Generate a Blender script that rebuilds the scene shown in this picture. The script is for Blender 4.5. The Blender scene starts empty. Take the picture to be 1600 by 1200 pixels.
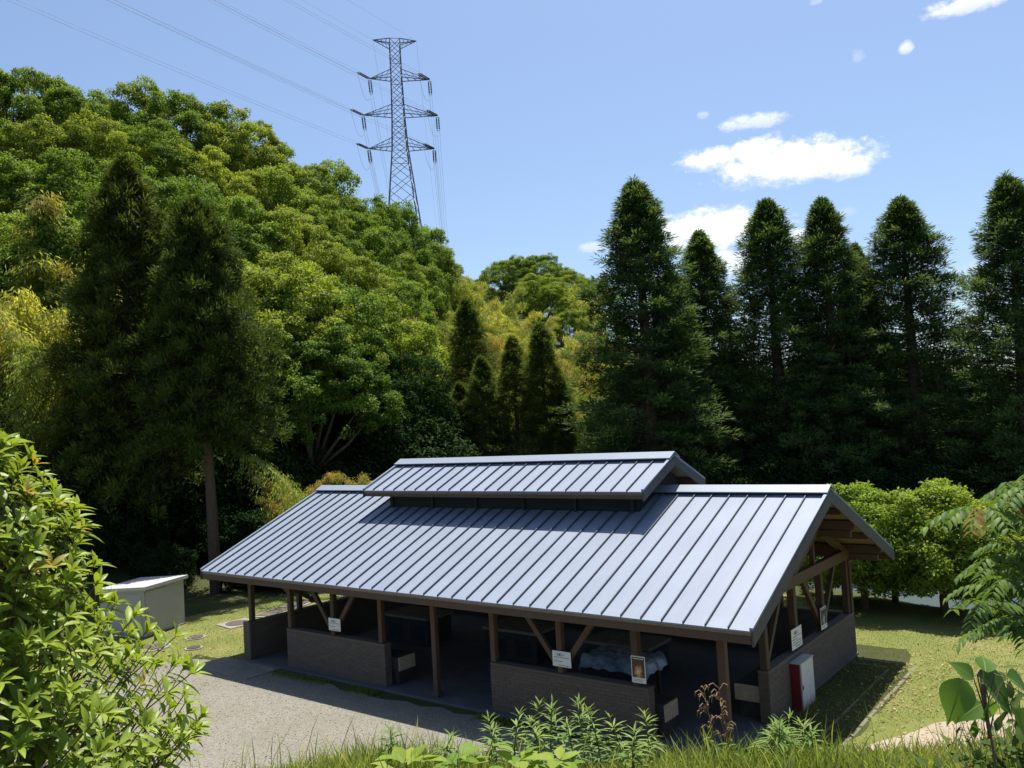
import bpy, math, random
import numpy as np
from mathutils import Vector, Matrix
R_ = math.radians
scene = bpy.context.scene
col = scene.collection
PI = math.pi

# ------------------------------------------------------------------ camera
F_PX = 1315.594                                   # focal length in pixels of the 1600 px wide photograph
YAW, PIT, ROL = R_(-38.0), R_(2.825), R_(-3.222)
CAM = np.array([5.699, -13.303, 6.091])
FWD = np.array([math.sin(YAW)*math.cos(PIT), math.cos(YAW)*math.cos(PIT), math.sin(PIT)])
_rt = np.array([math.cos(YAW), -math.sin(YAW), 0.0]); _up = np.cross(_rt, FWD)
RT = _rt*math.cos(ROL) + _up*math.sin(ROL)
UP = -_rt*math.sin(ROL) + _up*math.cos(ROL)
FH = np.array([math.sin(YAW), math.cos(YAW), 0.0])
def ray(u, v): return FWD + RT*(u-800)/F_PX + UP*(600-v)/F_PX
def atd(u, v, d): return CAM + ray(u, v)*d
def onz(u, v, z=0.0):
    r = ray(u, v); return CAM + r*((z-CAM[2])/r[2])
cam_d = bpy.data.cameras.new('camera')
cam = bpy.data.objects.new('camera', cam_d); col.objects.link(cam)
cam_d.sensor_width = 36.0; cam_d.lens = F_PX*36.0/1600.0
cam_d.clip_start = 0.1; cam_d.clip_end = 5000
M = Matrix([[RT[0], UP[0], -FWD[0], CAM[0]], [RT[1], UP[1], -FWD[1], CAM[1]], [RT[2], UP[2], -FWD[2], CAM[2]], [0, 0, 0, 1]])
cam.matrix_world = M
scene.camera = cam

# ------------------------------------------------------------------ world, sun, exposure
SUN = Vector((-0.12, 0.33, 1.0)).normalized()
world = bpy.data.worlds.new('World'); scene.world = world; world.use_nodes = True
wn = world.node_tree; wn.nodes.clear()
def wnode(t, **k):
    n = wn.nodes.new(t)
    for a, b in k.items(): setattr(n, a, b)
    return n
sky = wnode('ShaderNodeTexSky', sky_type='NISHITA', sun_disc=False)
sky.sun_elevation = math.asin(SUN.z); sky.sun_rotation = math.atan2(SUN.x, SUN.y)
sky.altitude = 50; sky.air_density = 1.0; sky.dust_density = 1.6; sky.ozone_density = 1.8
bg = wnode('ShaderNodeBackground'); bg.inputs['Strength'].default_value = 0.092
wout = wnode('ShaderNodeOutputWorld')
def wmath(op, a, b=None, c=None, clamp=False):
    n = wnode('ShaderNodeMath', operation=op, use_clamp=clamp)
    for i, x in enumerate((a, b, c)):
        if x is None: continue
        if isinstance(x, (int, float)): n.inputs[i].default_value = x
        else: wn.links.new(x, n.inputs[i])
    return n.outputs[0]
def wdot(sock, vec):
    n = wnode('ShaderNodeVectorMath', operation='DOT_PRODUCT')
    wn.links.new(sock, n.inputs[0]); n.inputs[1].default_value = vec
    return n.outputs['Value']
wtc = wnode('ShaderNodeTexCoord'); wdir = wtc.outputs['Generated']
def wnoise(scale, detail, rough=0.55, off=0.0):
    mp = wnode('ShaderNodeMapping'); mp.inputs['Location'].default_value = (off, off*2, 0)
    mp.inputs['Scale'].default_value = (1, 1, 1.6)
    wn.links.new(wdir, mp.inputs['Vector'])
    n = wnode('ShaderNodeTexNoise'); n.inputs['Scale'].default_value = scale; n.inputs['Detail'].default_value = detail
    n.inputs['Roughness'].default_value = rough
    wn.links.new(mp.outputs[0], n.inputs['Vector']); return n.outputs['Fac']
# cumulus clouds: (direction through photograph pixel, half width, half height, density)
CLOUDS = [(1235, 258, 125, 42, 1.0), (1112, 252, 58, 24, 0.95), (1312, 262, 52, 27, 0.9), (1180, 236, 55, 24, 1.0), (1118, 364, 118, 44, 1.0), (1180, 191, 54, 15, 0.7), (1098, 180, 10, 8, 0.45),
          (1416, 75, 11, 11, 0.75), (1341, 88, 11, 12, 0.35), (1525, 2, 62, 18, 0.85), (928, 387, 28, 10, 0.55),
          (1560, 425, 60, 26, 0.30), (1322, 332, 16, 9, 0.3), (1150, 412, 60, 30, 0.85), (1240, 372, 30, 16, 0.8), (1275, 3, 10, 6, 0.4)]
big = wnoise(34, 9, 0.58, 3.1); fine = wnoise(110, 7, 0.62, 7.7)
puff = wmath('ADD', wmath('MULTIPLY', wmath('SUBTRACT', big, 0.5), 3.2), wmath('MULTIPLY', wmath('SUBTRACT', fine, 0.5), 2.6))
dens = None; shade = None
for (u, v, w, h, k) in CLOUDS:
    c = ray(u, v); c = c/np.linalg.norm(c)
    ez = np.array([0, 0, 1.0]); rx = np.cross(c, ez); rx /= np.linalg.norm(rx); uy = np.cross(rx, c)
    x = wmath('DIVIDE', wdot(wdir, tuple(rx)), w/F_PX); y = wmath('DIVIDE', wdot(wdir, tuple(uy)), h/F_PX)
    front = wmath('GREATER_THAN', wdot(wdir, tuple(c)), 0.5)
    # flat base: below the centre the cloud ends sooner
    yb = wmath('MULTIPLY', y, wmath('MULTIPLY_ADD', wmath('LESS_THAN', y, 0.0), 0.35, 1.0))
    r2 = wmath('ADD', wmath('MULTIPLY', x, x), wmath('MULTIPLY', yb, yb))
    m = wmath('SUBTRACT', 1.0, r2)
    m = wmath('ADD', m, wmath('MULTIPLY', puff, 0.56))
    m = wmath('MULTIPLY', wmath('MULTIPLY', wmath('MULTIPLY', m, 1.35, clamp=True), k), front)
    hgt = wmath('MULTIPLY', wmath('MULTIPLY_ADD', yb, 1.0, 0.62, clamp=True), m)
    dens = m if dens is None else wmath('MAXIMUM', dens, m)
    shade = hgt if shade is None else wmath('MAXIMUM', shade, hgt)
dens = wmath('POWER', dens, 1.35)
cr = wnode('ShaderNodeMix', data_type='RGBA'); cr.inputs['A'].default_value = (6.2, 6.6, 7.3, 1); cr.inputs['B'].default_value = (9.2, 9.2, 9.2, 1)
wn.links.new(shade, cr.inputs['Factor'])
mx = wnode('ShaderNodeMix', data_type='RGBA')
tint = wnode('ShaderNodeMix', data_type='RGBA', blend_type='MULTIPLY'); tint.inputs['Factor'].default_value = 1.0
tint.inputs['B'].default_value = (0.95, 1.02, 1.09, 1)
wn.links.new(sky.outputs[0], tint.inputs['A'])
wn.links.new(dens, mx.inputs['Factor']); wn.links.new(tint.outputs['Result'], mx.inputs['A']); wn.links.new(cr.outputs['Result'], mx.inputs['B'])
wn.links.new(mx.outputs['Result'], bg.inputs['Color']); wn.links.new(bg.outputs[0], wout.inputs[0])

sun_d = bpy.data.lights.new('sun', 'SUN'); sun_d.energy = 5.0; sun_d.angle = R_(0.53); sun_d.color = (1.0, 0.965, 0.90)
sun = bpy.data.objects.new('sun', sun_d); col.objects.link(sun)
sun.rotation_euler = SUN.to_track_quat('Z', 'Y').to_euler(); sun.location = (0, 0, 60)
vs = scene.view_settings; vs.view_transform = 'Standard'; vs.look = 'None'; vs.exposure = 0.7; vs.gamma = 1.0; vs.use_curve_mapping = False
scene.cycles.max_bounces = 6; scene.cycles.transparent_max_bounces = 4; scene.cycles.use_denoising = True
scene.cycles.diffuse_bounces = 3; scene.cycles.transmission_bounces = 4; scene.cycles.glossy_bounces = 2

# ------------------------------------------------------------------ materials
class NT:
    def __init__(s, name):
        s.m = bpy.data.materials.new(name); s.m.use_nodes = True; s.t = s.m.node_tree; s.t.nodes.clear()
        s.out = s.n('ShaderNodeOutputMaterial'); s.p = s.n('ShaderNodeBsdfPrincipled')
        s.t.links.new(s.p.outputs[0], s.out.inputs[0])
    def n(s, t, **k):
        x = s.t.nodes.new(t)
        for a, b in k.items(): setattr(x, a, b)
        return x
    def l(s, a, b): s.t.links.new(a, b)
    def coord(s, kind='Object', scale=(1, 1, 1)):
        tc = s.n('ShaderNodeTexCoord'); mp = s.n('ShaderNodeMapping'); mp.inputs['Scale'].default_value = scale
        if kind == 'World':
            g = s.n('ShaderNodeNewGeometry'); s.l(g.outputs['Position'], mp.inputs['Vector'])
        else: s.l(tc.outputs[kind], mp.inputs['Vector'])
        return mp.outputs[0]
    def noise(s, co, scale, detail=4, rough=0.55):
        x = s.n('ShaderNodeTexNoise'); x.inputs['Scale'].default_value = scale; x.inputs['Detail'].default_value = detail
        x.inputs['Roughness'].default_value = rough
        s.l(co, x.inputs['Vector']); return x.outputs['Fac']
    def ramp(s, fac, stops):
        x = s.n('ShaderNodeValToRGB'); e = x.color_ramp.elements
        while len(e) < len(stops): e.new(0.5)
        for i, (p, c) in enumerate(stops):
            e[i].position = p; e[i].color = tuple(c)+(1,) if len(c) == 3 else c
        s.l(fac, x.inputs['Fac']); return x.outputs['Color']
    def mix(s, fac, a, b, blend='MIX'):
        x = s.n('ShaderNodeMix', data_type='RGBA', blend_type=blend)
        for k, val in (('Factor', fac), ('A', a), ('B', b)):
            if isinstance(val, (int, float)): x.inputs[k].default_value = val
            elif isinstance(val, tuple): x.inputs[k].default_value = val+(1,) if len(val) == 3 else val
            else: s.l(val, x.inputs[k])
        return x.outputs['Result']
    def bump(s, h, strength=0.3, dist=0.02):
        b = s.n('ShaderNodeBump'); b.inputs['Strength'].default_value = strength; b.inputs['Distance'].default_value = dist
        s.l(h, b.inputs['Height']); s.l(b.outputs[0], s.p.inputs['Normal'])
    def set(s, **k):
        for a, b in k.items():
            i = s.p.inputs[a.replace('_', ' ')]
            if hasattr(b, 'links') or hasattr(b, 'is_linked'): s.l(b, i)
            else: i.default_value = b if not isinstance(b, tuple) or len(b) == 4 else b+(1,)

def mat_plain(name, c, rough=0.6, metal=0.0, var=0.15, scale=6.0, bump=0.0, kind='Object'):
    t = NT(name); co = t.coord(kind)
    f = t.noise(co, scale, 6, 0.6)
    t.set(Base_Color=t.ramp(f, [(0.25, tuple(x*(1-var) for x in c)), (0.75, tuple(min(1, x*(1+var)) for x in c))]), Roughness=rough, Metallic=metal)
    if bump: t.bump(t.noise(co, scale*6, 4), bump, 0.02)
    return t.m
def mat_wood(name, c, dark=0.55):
    t = NT(name); co = t.coord('Object', (1, 1, 1)); info = t.n('ShaderNodeObjectInfo')
    f = t.noise(t.coord('Object', (14, 14, 2.0)), 2.0, 6, 0.65); g = t.noise(co, 1.3, 3)
    a = t.ramp(f, [(0.2, tuple(x*dark for x in c)), (0.55, c), (0.85, tuple(x*1.25 for x in c))])
    a = t.mix(t.ramp(g, [(0.3, (0, 0, 0)), (0.8, (0.5, 0.5, 0.5))]), a, tuple(x*0.7+0.02 for x in c))
    hv = t.n('ShaderNodeHueSaturation'); t.l(a, hv.inputs['Color'])
    mm = t.n('ShaderNodeMath', operation='MULTIPLY_ADD'); mm.inputs[1].default_value = 0.35; mm.inputs[2].default_value = 0.82
    t.l(info.outputs['Random'], mm.inputs[0]); t.l(mm.outputs[0], hv.inputs['Value'])
    t.set(Base_Color=hv.outputs[0], Roughness=0.7); t.bump(f, 0.25, 0.006); return t.m
def mat_leaf(name, dark, light, trans=0.35, rough=0.45, rnd=0.25, hue=0.02, tipcol=None, spec=0.12):
    t = NT(name)
    at = t.n('ShaderNodeAttribute', attribute_name='tint'); info = t.n('ShaderNodeObjectInfo')
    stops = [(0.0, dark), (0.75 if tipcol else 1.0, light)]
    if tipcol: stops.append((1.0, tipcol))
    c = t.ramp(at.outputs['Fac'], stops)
    hv = t.n('ShaderNodeHueSaturation'); t.l(c, hv.inputs['Color'])
    a = t.n('ShaderNodeMath', operation='MULTIPLY_ADD'); a.inputs[1].default_value = rnd*2; a.inputs[2].default_value = 1-rnd
    t.l(info.outputs['Random'], a.inputs[0]); t.l(a.outputs[0], hv.inputs['Value'])
    b = t.n('ShaderNodeMath', operation='MULTIPLY_ADD'); b.inputs[1].default_value = -hue*2; b.inputs[2].default_value = 0.5+hue
    t.l(info.outputs['Random'], b.inputs[0]); t.l(b.outputs[0], hv.inputs['Hue'])
    t.set(Base_Color=hv.outputs[0], Roughness=rough, Specular_IOR_Level=spec)
    tr = t.n('ShaderNodeBsdfTranslucent')
    tc = t.mix(1.0, hv.outputs[0], (1.25, 1.2, 0.6), 'MULTIPLY'); t.l(tc, tr.inputs['Color'])
    ms = t.n('ShaderNodeMixShader'); ms.inputs[0].default_value = trans
    t.l(t.p.outputs[0], ms.inputs[1]); t.l(tr.outputs[0], ms.inputs[2]); t.l(ms.outputs[0], t.out.inputs[0])
    return t.m

MT = {}
def roof_mat():
    t = NT('coated_steel'); co = t.coord('World')
    f = t.noise(co, 0.9, 5, 0.6); g = t.noise(t.coord('World', (6, 0.7, 0.7)), 1.6, 5, 0.65); info = t.n('ShaderNodeObjectInfo')
    c = t.ramp(f, [(0.3, (0.185, 0.216, 0.275)), (0.7, (0.215, 0.248, 0.308))])
    c = t.mix(t.ramp(g, [(0.45, (0, 0, 0)), (0.8, (0.35, 0.35, 0.35))]), c, (0.26, 0.285, 0.325))
    hv = t.n('ShaderNodeHueSaturation'); t.l(c, hv.inputs['Color'])
    a = t.n('ShaderNodeMath', operation='MULTIPLY_ADD'); a.inputs[1].default_value = 0.08; a.inputs[2].default_value = 0.96
    t.l(info.outputs['Random'], a.inputs[0]); t.l(a.outputs[0], hv.inputs['Value'])
    t.set(Base_Color=hv.outputs[0], Roughness=0.56, Specular_IOR_Level=0.42, Metallic=0.0)
    t.bump(t.noise(t.coord('World', (1.5, 0.5, 0.5)), 2.5, 2), 0.05, 0.02)
    return t.m
MT['roof'] = roof_mat()
MT['roof_trim'] = mat_plain('dark_steel_trim', (0.13, 0.15, 0.19), 0.45, 0.1)
MT['cap'] = mat_plain('ridge_cap_steel', (0.22, 0.248, 0.30), 0.45, 0.0, 0.06)
MT['seam'] = mat_plain('seam_steel_shaded', (0.065, 0.078, 0.105), 0.6, 0.0, 0.06)  # roof steel darkened so the ribs read as lines of shade
MT['void'] = mat_plain('shade_black', (0.012, 0.014, 0.018), 0.8)  # near black standing in for shade in gaps, openings and the monitor
MT['wood'] = mat_wood('brown_stained_timber', (0.088, 0.050, 0.028))
MT['wood_grey'] = mat_wood('weathered_timber', (0.062, 0.058, 0.056))
MT['soffit'] = mat_wood('pale_soffit_boards', (0.22, 0.165, 0.105))
MT['tan'] = mat_plain('tan_board', (0.40, 0.32, 0.23), 0.8, 0, 0.2, 9)
MT['mortar'] = mat_plain('mortar', (0.105, 0.088, 0.072), 0.95, 0, 0.2, 10, 0.3)
def brick_mat():
    t = NT('brown_brick'); info = t.n('ShaderNodeObjectInfo'); co = t.coord('World')
    c = t.ramp(info.outputs['Random'], [(0.0, (0.105, 0.082, 0.062)), (0.5, (0.122, 0.096, 0.074)), (1.0, (0.140, 0.110, 0.086))])
    c = t.mix(t.ramp(t.noise(co, 18, 5), [(0.35, (0, 0, 0)), (0.75, (0.5, 0.5, 0.5))]), c, (0.12, 0.10, 0.085))
    t.set(Base_Color=c, Roughness=0.9); t.bump(t.noise(co, 70, 4), 0.4, 0.006); return t.m
MT['brick'] = brick_mat()
MT['concrete'] = mat_plain('concrete', (0.235, 0.22, 0.19), 0.9, 0, 0.22, 3, 0.3, 'World')
MT['concrete_old'] = mat_plain('weathered_concrete', (0.20, 0.182, 0.148), 0.92, 0, 0.3, 5, 0.4, 'World')
MT['stone'] = mat_plain('pale_stone', (0.34, 0.31, 0.26), 0.9, 0, 0.3, 0.8)
MT['kerb'] = mat_plain('mossy_kerb', (0.150, 0.150, 0.075), 0.95, 0, 0.3, 5, 0.4, 'World')
MT['iron'] = mat_plain('rusty_iron', (0.10, 0.075, 0.06), 0.75, 0.2, 0.3, 12, 0.3)
MT['box'] = mat_plain('grey_painted_steel', (0.36, 0.35, 0.34), 0.5, 0, 0.06, 2)
MT['box_top'] = mat_plain('pale_grey_steel', (0.46, 0.445, 0.425), 0.5, 0, 0.06, 2)
MT['white'] = mat_plain('white_plate', (0.74, 0.74, 0.70), 0.5, 0, 0.05, 5)
MT['ink'] = mat_plain('black_ink', (0.02, 0.02, 0.022), 0.6)
MT['red'] = mat_plain('faded_red_paint', (0.17, 0.018, 0.028), 0.45, 0, 0.2, 5)
MT['galv'] = mat_plain('galvanised_steel', (0.13, 0.145, 0.18), 0.6, 0.0, 0.2, 0.5)
MT['insul'] = mat_plain('brown_porcelain', (0.03, 0.03, 0.045), 0.3)
MT['wire'] = mat_plain('aluminium_wire', (0.30, 0.32, 0.36), 0.5, 0.2)
MT['bark'] = mat_plain('grey_brown_bark', (0.125, 0.10, 0.075), 0.95, 0, 0.35, 7, 0.6)
MT['bark_red'] = mat_plain('cedar_bark', (0.11, 0.075, 0.052), 0.95, 0, 0.35, 9, 0.6)
MT['stem'] = mat_plain('green_stem', (0.10, 0.13, 0.04), 0.7)
MT['twig'] = mat_plain('brown_twig', (0.10, 0.075, 0.045), 0.8)
MT['culm'] = mat_plain('bamboo_culm', (0.24, 0.25, 0.11), 0.5, 0, 0.25, 3)
MT['dry'] = mat_plain('dry_stalk', (0.26, 0.16, 0.075), 0.9, 0, 0.3, 30)
MT['floor'] = mat_plain('shade_darkened_concrete', (0.10, 0.10, 0.10), 0.85, 0, 0.25, 2, 0.2, 'World')  # floor colour darkened to imitate the shade under the roof
MT['char'] = mat_plain('charcoal_block', (0.035, 0.034, 0.034), 0.9, 0, 0.3, 6, 0.3)
def cabinet_mat():
    t = NT('white_paint_rusting_low'); co = t.coord('Object')
    sp = t.n('ShaderNodeSeparateXYZ'); t.l(co, sp.inputs[0])
    mr = t.n('ShaderNodeMapRange'); mr.inputs[1].default_value = 0.02; mr.inputs[2].default_value = 0.26; mr.inputs[3].default_value = 0.75; mr.inputs[4].default_value = 0.0
    t.l(sp.outputs['Z'], mr.inputs[0])
    ad = t.n('ShaderNodeMath', operation='ADD'); t.l(mr.outputs[0], ad.inputs[0])
    sc = t.n('ShaderNodeMath', operation='MULTIPLY_ADD'); sc.inputs[1].default_value = 1.6; sc.inputs[2].default_value = -0.85
    t.l(t.noise(co, 9, 6, 0.65), sc.inputs[0]); t.l(sc.outputs[0], ad.inputs[1]); ad.use_clamp = True
    t.set(Base_Color=t.mix(ad.outputs[0], (0.66, 0.66, 0.65), (0.22, 0.07, 0.06)), Roughness=0.5); return t.m
MT['cabinet'] = cabinet_mat()
def sheet_mat():
    t = NT('cloudy_plastic_sheet'); co = t.coord('Object')
    t.set(Base_Color=t.ramp(t.noise(co, 5, 5), [(0.3, (0.10, 0.15, 0.22)), (0.7, (0.36, 0.42, 0.50))]), Roughness=0.22, Specular_IOR_Level=0.8); return t.m
MT['sheet'] = sheet_mat()
def poster_mat(name, bgc, fg):
    t = NT(name); co = t.coord('Object')
    d = t.n('ShaderNodeVectorMath', operation='LENGTH')
    ad = t.n('ShaderNodeVectorMath', operation='MULTIPLY_ADD'); ad.inputs[1].default_value = (9, 1, 6.5); ad.inputs[2].default_value = (0, 0, -1.35)
    t.l(co, ad.inputs[0]); t.l(ad.outputs[0], d.inputs[0])
    w = t.n('ShaderNodeMath', operation='MULTIPLY_ADD'); w.inputs[1].default_value = 1.5; w.inputs[2].default_value = -0.75
    t.l(t.noise(co, 14, 3), w.inputs[0])
    s = t.n('ShaderNodeMath', operation='ADD'); t.l(d.outputs['Value'], s.inputs[0]); t.l(w.outputs[0], s.inputs[1])
    t.set(Base_Color=t.ramp(s.outputs[0], [(0.25, fg), (0.55, tuple(x*0.5 for x in fg)), (0.8, bgc), (1.0, tuple(x*0.25 for x in bgc))]), Roughness=0.35); return t.m
MT['poster'] = poster_mat('poster_print_brown', (0.20, 0.055, 0.02), (0.62, 0.45, 0.20))
MT['poster_v'] = poster_mat('poster_print_violet', (0.07, 0.04, 0.07), (0.45, 0.40, 0.46))

def lawn_mat(name, dry=0.5):
    t = NT(name); co = t.coord('World')
    a = t.noise(co, 0.55, 6, 0.62); b = t.noise(co, 9, 5, 0.7)
    c1 = t.ramp(a, [(0.30, (0.12, 0.16, 0.030)), (0.52, (0.18, 0.20, 0.052)), (0.70, (0.27, 0.24, 0.095))])
    c2 = t.mix(t.ramp(b, [(0.35, (0, 0, 0)), (0.7, (dry, dry, dry))]), c1, (0.185, 0.165, 0.075))
    t.set(Base_Color=c2, Roughness=0.95, Specular_IOR_Level=0.1); t.bump(t.noise(co, 45, 5, 0.7), 0.8, 0.03); return t.m
MT['lawn'] = lawn_mat('mown_lawn')
def ground_mat():
    t = NT('forest_floor_and_bank'); co = t.coord('World')
    a = t.noise(co, 0.35, 6, 0.6); b = t.noise(co, 6, 6, 0.7)
    c = t.ramp(a, [(0.35, (0.042, 0.052, 0.018)), (0.6, (0.072, 0.082, 0.026)), (0.8, (0.10, 0.085, 0.045))])
    c = t.mix(t.ramp(b, [(0.4, (0, 0, 0)), (0.75, (0.6, 0.6, 0.6))]), c, (0.06, 0.05, 0.03))
    t.set(Base_Color=c, Roughness=0.95, Specular_IOR_Level=0.1); t.bump(b, 0.7, 0.05); return t.m
MT['ground'] = ground_mat()
def gravel_mat():
    t = NT('gravel'); co = t.coord('World')
    v = t.n('ShaderNodeTexVoronoi'); v.inputs['Scale'].default_value = 38; t.l(co, v.inputs['Vector'])
    v2 = t.n('ShaderNodeTexVoronoi'); v2.inputs['Scale'].default_value = 80; t.l(co, v2.inputs['Vector'])
    bw = t.n('ShaderNodeRGBToBW'); t.l(v.outputs['Color'], bw.inputs[0]); bw2 = t.n('ShaderNodeRGBToBW'); t.l(v2.outputs['Color'], bw2.inputs[0])
    c = t.ramp(bw.outputs[0], [(0.2, (0.145, 0.130, 0.102)), (0.55, (0.195, 0.177, 0.142)), (0.85, (0.285, 0.262, 0.218))])
    c = t.mix(0.4, c, t.ramp(bw2.outputs[0], [(0.2, (0.13, 0.118, 0.094)), (0.8, (0.29, 0.267, 0.22))]))
    n = t.noise(co, 0.5, 6, 0.65)
    c = t.mix(t.ramp(n, [(0.45, (0, 0, 0)), (0.72, (0.55, 0.55, 0.55))]), c, (0.15, 0.145, 0.10))
    t.set(Base_Color=c, Roughness=0.95, Specular_IOR_Level=0.15); t.bump(v.outputs['Distance'], 0.45, 0.015); return t.m
MT['gravel'] = gravel_mat()
MT['dirt'] = mat_plain('bare_earth', (0.31, 0.25, 0.175), 0.95, 0, 0.3, 2.2, 0.6, 'World')
def water_mat():
    t = NT('pond_water'); co = t.coord('World')
    t.set(Base_Color=(0.10, 0.13, 0.13), Roughness=0.12, Specular_IOR_Level=0.6); t.bump(t.noise(co, 3.0, 3), 0.08, 0.05); return t.m
MT['water'] = water_mat()
MT['l_camphor'] = mat_leaf('leaf_camphor', (0.048, 0.102, 0.013), (0.315, 0.405, 0.055), 0.38, 0.6, 0.22, 0.022)
MT['l_dark'] = mat_leaf('leaf_dark_broad_shaded', (0.014, 0.036, 0.010), (0.060, 0.105, 0.022), 0.2, 0.8, 0.3, 0.02, None, 0.05)  # dark species, darkened further to imitate the shaded wood edge
MT['l_under'] = mat_leaf('leaf_evergreen_bush_shaded', (0.010, 0.026, 0.008), (0.032, 0.060, 0.016), 0.10, 0.8, 0.3, 0.02, None, 0.03)  # dark bush leaves, with the shade under the crowns put into their colour
MT['l_bamboo'] = mat_leaf('leaf_bamboo', (0.18, 0.215, 0.045), (0.50, 0.53, 0.13), 0.52, 0.55, 0.22, 0.025)
MT['l_bamboo_o'] = mat_leaf('leaf_bamboo_straw', (0.20, 0.175, 0.040), (0.50, 0.42, 0.11), 0.48, 0.55, 0.2, 0.02)
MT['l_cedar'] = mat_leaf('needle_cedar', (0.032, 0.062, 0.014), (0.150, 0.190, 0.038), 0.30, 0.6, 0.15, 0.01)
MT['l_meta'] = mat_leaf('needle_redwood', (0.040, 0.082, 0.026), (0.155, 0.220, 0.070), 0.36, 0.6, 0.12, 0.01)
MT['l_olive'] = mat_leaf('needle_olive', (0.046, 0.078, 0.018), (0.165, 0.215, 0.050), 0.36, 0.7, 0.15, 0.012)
MT['l_corner'] = mat_leaf('leaf_dull_bush', (0.045, 0.085, 0.018), (0.15, 0.20, 0.04), 0.35, 0.7, 0.03, 0.004, (0.42, 0.26, 0.05), 0.08)
MT['l_vein'] = mat_leaf('leaf_vein', (0.20, 0.30, 0.08), (0.26, 0.36, 0.11), 0.3, 0.6, 0.0, 0.0)
MT['l_round'] = mat_leaf('leaf_round_tree', (0.070, 0.135, 0.014), (0.32, 0.41, 0.055), 0.46, 0.5, 0.1, 0.01)
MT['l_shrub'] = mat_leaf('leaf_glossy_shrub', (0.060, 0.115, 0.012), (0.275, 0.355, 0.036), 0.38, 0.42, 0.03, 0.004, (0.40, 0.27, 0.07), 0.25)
MT['l_sumac'] = mat_leaf('leaf_sumac', (0.055, 0.110, 0.022), (0.17, 0.255, 0.050), 0.38, 0.5, 0.03, 0.004, (0.24, 0.085, 0.03))
MT['l_big'] = mat_leaf('leaf_big_soft', (0.055, 0.125, 0.022), (0.17, 0.27, 0.045), 0.4, 0.5, 0.05, 0.01)
MT['l_lime'] = mat_leaf('leaf_lime', (0.14, 0.23, 0.03), (0.28, 0.35, 0.05), 0.42, 0.5, 0.05, 0.01)
MT['l_weed'] = mat_leaf('leaf_weed', (0.09, 0.155, 0.032), (0.24, 0.325, 0.085), 0.38, 0.5, 0.1, 0.01)
MT['grass'] = mat_leaf('grass_blade', (0.11, 0.165, 0.025), (0.32, 0.37, 0.085), 0.42, 0.5, 0.0, 0.0, (0.34, 0.28, 0.12))
MT['lawn_blade'] = mat_leaf('lawn_blade', (0.115, 0.16, 0.028), (0.26, 0.275, 0.08), 0.3, 0.6, 0.0, 0.0, (0.38, 0.31, 0.15))
MT['litter'] = mat_leaf('fallen_leaf', (0.20, 0.13, 0.045), (0.44, 0.36, 0.15), 0.1, 0.7, 0.0, 0.0)

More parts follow.
